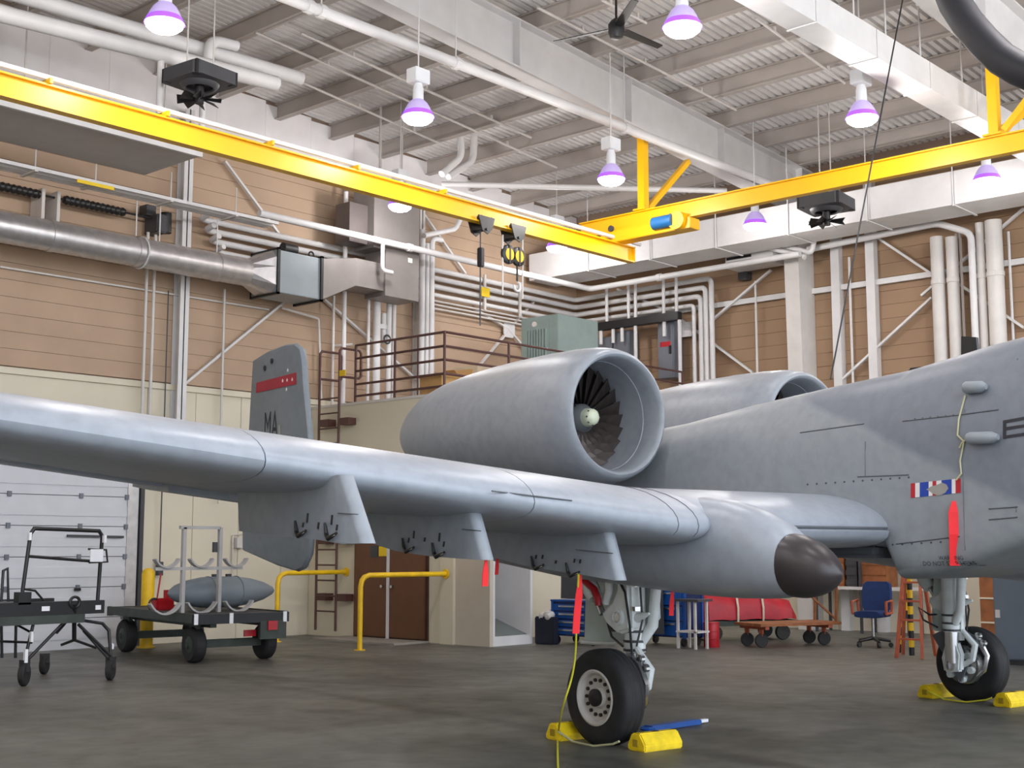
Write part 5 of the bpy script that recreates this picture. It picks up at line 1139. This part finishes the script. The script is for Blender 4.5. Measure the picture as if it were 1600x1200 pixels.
for xx, m_ in ((-.78, reflect), (-.2, reflect), (.72, reflect)): TB(MB().box((xx-.03, -1.8, DZt-.14), (xx+.03, -1.78, DZt+.02)), 'reflective_tape', m_)
TB(MB().box((.42, -1.82, DZt-.26), (.58, -1.78, DZt-.12)), 'tail_lamp', redm); TB(MB().box((.12, -1.6, .38), (.32, -1.57, .48)), 'red_panel', redm); TB(MB().box((.3, -1.79, .34), (.75, -1.72, .62)), 'tool_locker', olive)
rackm = mat('rack_grey_paint', (170, 168, 168), .45)
Yk = 17.82
def W_(px, py): return by(px, py, Yk)
for px in (284, 341):
    a, c = W_(px, 955), W_(px, 824); MB().beam((a.x, Yk, DZt), (a.x, Yk, c.z), .06, .06).build('rack_post', rackm, tr_)
a, c = W_(284, 824), W_(341, 824); MB().beam((a.x-.03, Yk, a.z), (c.x+.03, Yk, a.z), .06, .05).build('rack_top_bar', rackm, tr_)
def cradle(cx, cz, R, nm='cradle_arm'):
    pts = [(cx + R*math.sin(t), Yk, cz + R*(1 - math.cos(t))) for t in [(-1.1 + 2.2*i/10) for i in range(11)]]; mb = MB()
    for p, q in zip(pts, pts[1:]): mb.beam(p, q, .028, .1, (0,1,0))
    mb.build(nm, rackm, tr_)
zc_ = W_(320, 886).z
for px in (260, 314, 368): q = W_(px, 886); cradle(q.x, zc_, .24)
a, c = W_(242, 886), W_(378, 886); MB().beam((a.x, Yk, zc_-.02), (c.x, Yk, zc_-.02), .05, .05).build('rack_arm', rackm, tr_)
for px in (257, 314, 372): q = W_(px, 950); cradle(q.x, DZt + .0, .3)
p = W_(333, 855); MB().cbox((p.x, Yk-.05, p.z), (.07, .05, .16)).build('switch_box', dark, tr_)
# the tank lies on the trailer: a thing of its own
a, c = by(262, 924, 18.2), by(428, 928, 18.2); L = c.x - a.x; R = .25; zt_ = DZt + .30
tk = thing('drop_tank', 'grey cigar-shaped tank lying across the flat trailer', 'tank', ((a.x+c.x)/2, 18.2, DZt))
MB().lathe([(.01, 0), (.06, .02*L), (.13, .07*L), (.2, .17*L), (.245, .3*L), (.255, .45*L), (.25, .6*L), (.215, .75*L), (.15, .88*L), (.07, .97*L), (.01, L)], (a.x, 18.2, zt_), (1,0,0), 32).build('tank_shell', tankgrey, tk, smooth=True)
for f in (.36, .62): MB().lathe([(.254, -.01), (.259, -.008), (.259, .008), (.254, .01)], (a.x + f*L, 18.2, zt_), (1,0,0), 32).build('tank_band', tankgrey, tk)
for f in (.42, .55): MB().box((a.x+f*L-.04, 18.17, zt_+.24), (a.x+f*L+.04, 18.23, zt_+.29)).build('lug', dark, tk)
pk = bz(250, 985, .3); q = by(252, 930, 18.9)
jk = thing('hand_pump', 'red hand pump with a lever standing on the trailer behind the tank', 'pump', (q.x, 18.9, DZt)); MB().box((q.x-.14, 18.8, DZt), (q.x+.2, 19.0, DZt+.2)).build('pump_body', redm, jk, bevel=.03); MB().cyl((q.x+.1, 18.9, DZt+.2), (q.x+.1, 18.9, DZt+.33), .05, 12).build('pump_cylinder', redm, jk); MB().tube([(q.x-.08, 18.9, DZt+.18), (q.x-.02, 18.9, DZt+.6)], .014, 6).build('lever', redm, jk); MB().ring((q.x-.16, 18.85, DZt+.1), (0,1,0), .1, .018, 16, 6).build('hose_coil', black, jk)
# ================================================================= right-hand background: carts, bin, chair, stand, shelf
def tool_cart(x0, y0, x1, y1, h, label, lid=True):
    t = thing('tool_cart', label, 'tool cart', ((x0+x1)/2, (y0+y1)/2, 0), 'blue tool carts'); z0 = .16
    dk = mat('dark_blue_panel', (10, 34, 84), .45, var=.12)
    MB().box((x0+.02, y0+.02, z0), (x1-.02, y1-.02, h)).build('carcass', dk, t)
    for xx in (x0, x1-.05):
        for yy in (y0, y1-.05): MB().box((xx, yy, z0-.02), (xx+.05, yy+.05, h+.02)).build('corner_post', bluem, t)
    nd = 4
    for k in range(nd):
        za = z0 + .03 + (h-z0-.05)*k/nd; zb_ = z0 + (h-z0-.05)*(k+1)/nd
        d = MB().box((x0-.0, y0+.06, za), (x0+.02, y1-.06, zb_)).build('drawer', bluem, t); MB().box((x0-.025, y0+.2, zb_-.05), (x0, y1-.2, zb_-.02)).build('drawer_pull', steel, d)
    MB().box((x0-.01, y0-.01, h), (x1+.01, y1+.01, h+.03)).build('top', bluem, t)
    for xx in (x0+.08, x1-.08):
        for yy in (y0+.08, y1-.08): MB().lathe([(.02, -.02), (.075, -.022), (.08, 0), (.075, .022), (.02, .02)], (xx, yy, .08), (0,1,0), 14).build('caster', black, t)
    return t
tool_cart(19.75, 13.75, 20.35, 14.85, 1.3, 'tall blue tool cabinet on casters behind the main wheel strut')
p = bx(1018, 950, 19.66); solo('grey_board', MB().prism([(19.62, 14.95, .2), (19.62, 14.1, .22), (19.72, 14.2, 1.28), (19.72, 14.9, 1.28)], (-.02, 0, 0)), dark, 'dark grey board leaning against the blue tool cabinet', 'board')
p = bz(858, 1006, 0); tool_cart(p.x, p.y-1.05, p.x+.7, p.y-.05, .78, 'low blue tool cart beside the white open closet')
solo('grey_board', MB().prism([(p.x+.1, p.y-.2, .83), (p.x+.1, p.y-.95, .83), (p.x+.25, p.y-1.0, 1.6), (p.x+.25, p.y-.1, 1.6)], (.03, 0, 0)), dark, 'dark grey board standing on the low blue tool cart', 'board')
q = bz(846, 1006, 0) + Vector((.14, -.1, 0)); t = thing('parts_bin', 'dark bin with pale odds and ends between the closet and the low blue cart', 'bin', q); MB().box((18.58, q.y-.25, 0), (18.76, q.y+.2, .5)).build('bin_body', mat('dark_navy_bin', (22, 26, 44), .6), t, bevel=.02)
for i, (dx, dy, dz_) in enumerate(((-.05, .0, .52), (.08, .1, .55), (0, .2, .5))): MB().lathe([(.01, -.1), (.06, -.08), (.07, 0), (.06, .08), (.01, .1)], (18.67+dx*.5, q.y-.12+dy, dz_), (1, .4*i, .3), 10).build('rag', offwhite, t, smooth=True)
# white work stand
a = Vector((19.42, 13.3, 0)); ws = thing('work_stand', 'small white metal stand between the blue cabinet and the red can', 'stand', a)
for dx, dy in ((0, 0), (.28, -.05), (.05, .4), (.33, .35)): MB().box((a.x+dx-.02, a.y+dy-.02, 0), (a.x+dx+.02, a.y+dy+.02, .82)).build('leg', offwhite, ws)
MB().box((a.x-.05, a.y-.1, .82), (a.x+.4, a.y+.45, .86)).build('top', dark, ws); MB().box((a.x-.02, a.y-.06, .28), (a.x+.35, a.y+.4, .31)).build('shelf', offwhite, ws)
a = bz(1112, 1011, 0); rc = thing('red_can', 'red metal can standing on the floor beside the white stand', 'can', a); MB().lathe([(.135, 0), (.14, .01), (.14, .40), (.13, .42)], a, (0,0,1), 22).build('can_body', redm, rc, smooth=True)
for z in (.14, .28): MB().ring(a + Vector((0,0,z)), (0,0,1), .14, .006, 22, 4).build('can_rib', redm, rc)
MB().lathe([(.145, .41), (.145, .44), (.03, .445)], a, (0,0,1), 22).build('lid', redm, rc)
# red tarpaulin bundle on a long low trailer
A, B = bz(1098, 1003, 0), bz(1250, 1000, 0); dA = (B - A); Lb = dA.length; u = dA.normalized(); n_ = Vector((-u.y, u.x, 0)); 
tb = thing('covered_load', 'red tarpaulin covered load on a low carrier behind the wooden cart', 'covered load', A.lerp(B, .5))
rings = []
for i in range(15):
    f = i/14; c = A + u*Lb*f + n_*.5; hgt = [.55, .86, .9, .88, .86, .86, .88, .92, .93, .96, .9, .82, .8, .78, .5][i]; hw = .5 if 0 < i < 14 else .38
    rings.append([c + n_*(hw*math.copysign(abs(math.cos(t))**.6, math.cos(t))) + Vector((0,0,.4 + max(0, (hgt-.4))*max(0, math.sin(t))**.6 + random.uniform(-.015, .015))) for t in [math.pi*j/10 for j in range(11)]])
MB().loft(rings).build('tarpaulin', redtarp, tb, smooth=True)
MB().beam(A + n_*.5 + Vector((0,0,.33)), B + n_*.5 + Vector((0,0,.33)), .9, .1).build('carrier_bed', olive, tb)
for f in (.15, .85):
    for s in (.12, .88): MB().lathe([(.03, -.04), (.14, -.05), (.15, 0), (.14, .05), (.03, .04)], A + u*Lb*f + n_*s + Vector((0,0,.15)), (n_.x, n_.y, 0), 16).build('carrier_wheel', rubber, tb)
for f in (.36, .62):
    c = A + u*Lb*f; MB().tube([c - n_*.02 + Vector((0,0,.36)), c - n_*.03 + Vector((0,0,.62)), c + n_*.05 + Vector((0,0,.9)), c + n_*.5 + Vector((0,0,.985))], .02, 5).build('strap', cream, tb)
# wooden platform cart
P = [bz(1190, 1012, 0), bz(1288, 1008, 0)]; u = (P[1]-P[0]).normalized(); n_ = Vector((-u.y, u.x, 0)); Lc = (P[1]-P[0]).length
pc = thing('platform_cart', 'worn wooden platform cart on small black wheels', 'cart', P[0].lerp(P[1], .5))
for k in range(4):
    c0 = P[0] - u*.15 + n_*(-.1 + .2*k) + Vector((0,0,.40)); MB().beam(c0, c0 + u*(Lc+.4), .19, .05).build('deck_plank', woodm, pc)
for f in (0., 1.):
    MB().beam(P[0] + u*Lc*f - n_*.18 + Vector((0,0,.35)), P[0] + u*Lc*f + n_*.58 + Vector((0,0,.35)), .08, .06).build('cross_beam', orange, pc)
    for s in (0, .42): MB().lathe([(.03, -.03), (.115, -.035), (.125, 0), (.115, .035), (.03, .03)], P[0] + u*Lc*f + n_*s + Vector((0,0,.125)), (n_.x+.3, n_.y, 0), 18).build('cart_wheel', rubber, pc); MB().beam(P[0] + u*Lc*f + n_*s + Vector((0,0,.2)), P[0] + u*Lc*f + n_*s + Vector((0,0,.34)), .07, .05).build('wheel_fork', orange, pc)
for s in (-.1, .5): MB().beam(P[1] + u*.2 + n_*s + Vector((0,0,.42)), P[1] + u*.25 + n_*s + Vector((0,0,1.35)), .04, .04).build('push_post', woodm, pc)
MB().beam(P[1] - u*.5 - n_*.1 + Vector((0,0,.9+.1)), P[1] + u*.22 - n_*.1 + Vector((0,0,.45)), .03, .03).build('post_stay', woodm, pc); MB().beam(P[1] + u*.25 - n_*.12 + Vector((0,0,1.33)), P[1] + u*.25 + n_*.52 + Vector((0,0,1.33)), .04, .04).build('push_bar', woodm, pc)
# office chair
c = bz(1365, 1011, 0); CM = Matrix.Translation(c) @ Matrix.Rotation(math.radians(-80), 4, 'Z')
ch = thing('office_chair', 'blue fabric office chair with wooden arm loops on a star base', 'chair', M=CM)
def CB(mb, nm, m, par=ch, **k): mb.v = [CM @ Vector(v) for v in mb.v]; return mb.build(nm, m, par, **k)
CB(MB().loft([sring(0, y, hw, .52, .64, 20, 4) for y, hw in ((-.28, .2), (-.24, .26), (0, .28), (.22, .27), (.27, .2))]), 'seat', navy, smooth=True)
CB(MB().loft([[Vector((x*hw, y0_ + d, z)) for x, d in ((-1, 0), (-.9, -.05), (0, -.02), (.9, -.05), (1, 0), (.8, .06), (0, .08), (-.8, .06))] for z, hw, y0_ in ((.6, .22, .25), (.72, .27, .27), (.95, .28, .3), (1.1, .26, .33), (1.15, .2, .34))]), 'backrest', navy, smooth=True)
CB(MB().cyl((0, 0, .14), (0, 0, .53), .028, 12), 'gas_column', steel, smooth=True)
for k in range(5):
    th = 2*math.pi*k/5 + .3; e = Vector((math.cos(th), math.sin(th), 0)); l_ = CB(MB().tube([Vector((0,0,.16)), e*.3 + Vector((0,0,.11))], [.035, .022], 8), 'base_arm', black); CB(MB().lathe([(.01, -.025), (.04, -.025), (.045, 0), (.04, .025), (.01, .025)], e*.3 + Vector((0,0,.045)), (-e.y, e.x, 0), 12), 'caster', black, l_)
for s in (-1, 1): CB(MB().tube([(s*.3, -.18, .58), (s*.31, -.2, .8), (s*.31, .14, .82), (s*.3, .16, .6)], .026, 8), 'armrest', orange, smooth=True); CB(MB().cyl((s*.3, -.18, .59), (s*.3, .16, .6), .022, 8), 'arm_bar', orange)
# maintenance stand with orange legs, hazard-striped pole
sa = [bz(1401, 1028, 0), bz(1441, 1030, 0)]; sb = [Vector((20.85, 10.15, 0)), Vector((20.9, 9.6, 0))]
ms = thing('step_stand', 'faded orange step ladder stand behind the fuselage belly', 'step ladder', sa[0].lerp(sb[1], .5)); tz = 1.75
for a, s in ((sa[0], 1), (sa[1], -1), (sb[0], 1), (sb[1], -1)): 
    top = Vector((20.5, 9.75 + .12*s, tz)); MB().beam(a, top, .05, .05).build('leg', orange, ms)
for z in (.3, .6, .9, 1.2, 1.5):
    f = z/tz; MB().beam(sa[0].lerp(Vector((20.5, 9.87, tz)), f), sa[1].lerp(Vector((20.5, 9.63, tz)), f), .07, .03).build('tread', orange, ms)
MB().box((20.35, 9.55, tz), (20.65, 9.95, tz+.04)).build('platform', orange, ms)
def hazard(p, q, r, label):
    p, q = Vector(p), Vector(q); t = thing('hazard_pole', label, 'pole', p); n = 12
    for k in range(n): MB().cyl(p.lerp(q, k/n), p.lerp(q, (k+1)/n), r, 10).build('stripe', yelpaint if k % 2 else black, t)
a = bz(1425, 1024, 0); hazard(a, a + Vector((0, 0, 1.6)), .045, 'upright yellow and black striped pole between the orange stand legs')
a = bx(1404, 952, 21.2); hazard((21.2, a.y, .0), (21.3, a.y-.25, 1.7), .04, 'leaning yellow and black striped pole beside the blue chair')
# shelf with wooden boxes by the right-hand wall
ya2, yb2 = bx(1270, 900, 25.3).y, bx(1420, 900, 25.3).y; zsh = bx(1340, 917, 25.3).z
sh = thing('storage_shelf', 'long shelf carrying brown crates along the right-hand wall', 'shelf', (25.7, (ya2+yb2)/2, 0))
MB().box((25.3, yb2, zsh-.06), (25.95, ya2, zsh)).build('shelf_board', offwhite, sh); MB().box((25.3, yb2, zsh+1.0), (25.95, ya2, zsh+1.05)).build('shelf_board', offwhite, sh)
for yy in (ya2-.05, (ya2+yb2)/2, yb2+.05): 
    for xx in (25.33, 25.92): MB().box((xx-.025, yy-.025, 0), (xx+.025, yy+.025, zsh+1.05)).build('upright', dark, sh)
for i, (px0, px1, h_, m_, lab) in enumerate(((1292, 1318, .7, woodm, 'leftmost brown wooden crate on the wall shelf'), (1322, 1338, .6, dark, 'dark metal crate between the brown crates on the wall shelf'), (1342, 1384, .62, woodm, 'wide brown wooden crate at the right on the wall shelf'))):
    y0_, y1_ = bx(px1, 900, 25.4).y, bx(px0, 900, 25.4).y; t = thing('crate', lab, 'crate', (25.7, (y0_+y1_)/2, zsh), 'crates on the wall shelf')
    MB().box((25.42, y0_, zsh), (25.93, y1_, zsh+h_)).build('crate_body', m_, t)
    for k in range(3): MB().box((25.4, y0_-.01, zsh+.04+k*h_*.33), (25.42, y1_+.01, zsh+.14+k*h_*.33)).build('slat', m_, t)
# tall brown cupboard and grey locker at the right edge
a = bz(1534, 1003, 0); cu = thing('cupboard', 'tall brown cupboard with pale shelf edges behind the far wheel', 'cupboard', (a.x+.3, a.y-.4, 0))
MB().box((a.x, a.y-.95, 0), (a.x+.5, a.y, 2.0)).build('carcass', woodm, cu)
for z in (.35, .8, 1.25, 1.7): MB().box((a.x-.02, a.y-.95, z), (a.x, a.y, z+.03)).build('shelf_edge', cream, cu)
a = bz(1556, 1038, 0); gl = thing('equipment_locker', 'plain grey-blue equipment locker cut by the right edge behind the far wheel', 'locker', (a.x+.4, a.y-.7, 0))
MB().box((a.x, a.y-1.5, .08), (a.x+.8, a.y, 1.9)).build('carcass', mat('locker_grey_blue', (104, 114, 126), .4, var=.05), gl, bevel=.02)
MB().box((a.x+.05, a.y-1.45, 0), (a.x+.75, a.y-.05, .08)).build('plinth', dark, gl); q = bx(1576, 886, a.x); MB().box((a.x-.008, q.y-.16, q.z-.14), (a.x, q.y+.14, q.z+.12)).build('data_plate', mat('plate_dark', (72, 82, 92), .5), gl)
for z in (.7, 1.4): MB().box((a.x-.012, a.y-.1, z), (a.x, a.y-.03, z+.12)).build('hinge', offwhite, gl)
# blue bar on the floor behind the main wheel
a, c = bz(1012, 1138, .03), bz(1090, 1127, .03); tbz = thing('tow_bar', 'blue bar lying on the floor behind the near main wheel', 'bar', a.lerp(c, .5) - Vector((0,0,.03)))
MB().beam(a, c, .12, .05).build('bar', bluem, tbz, bevel=.01); MB().beam(c, c + (c-a).normalized()*.14, .05, .03).build('bar_tip', reflect, tbz); MB().ring(a + Vector((0,0,.0)), (0,0,1), .06, .02, 14, 6).build('bar_eye', bluem, tbz)
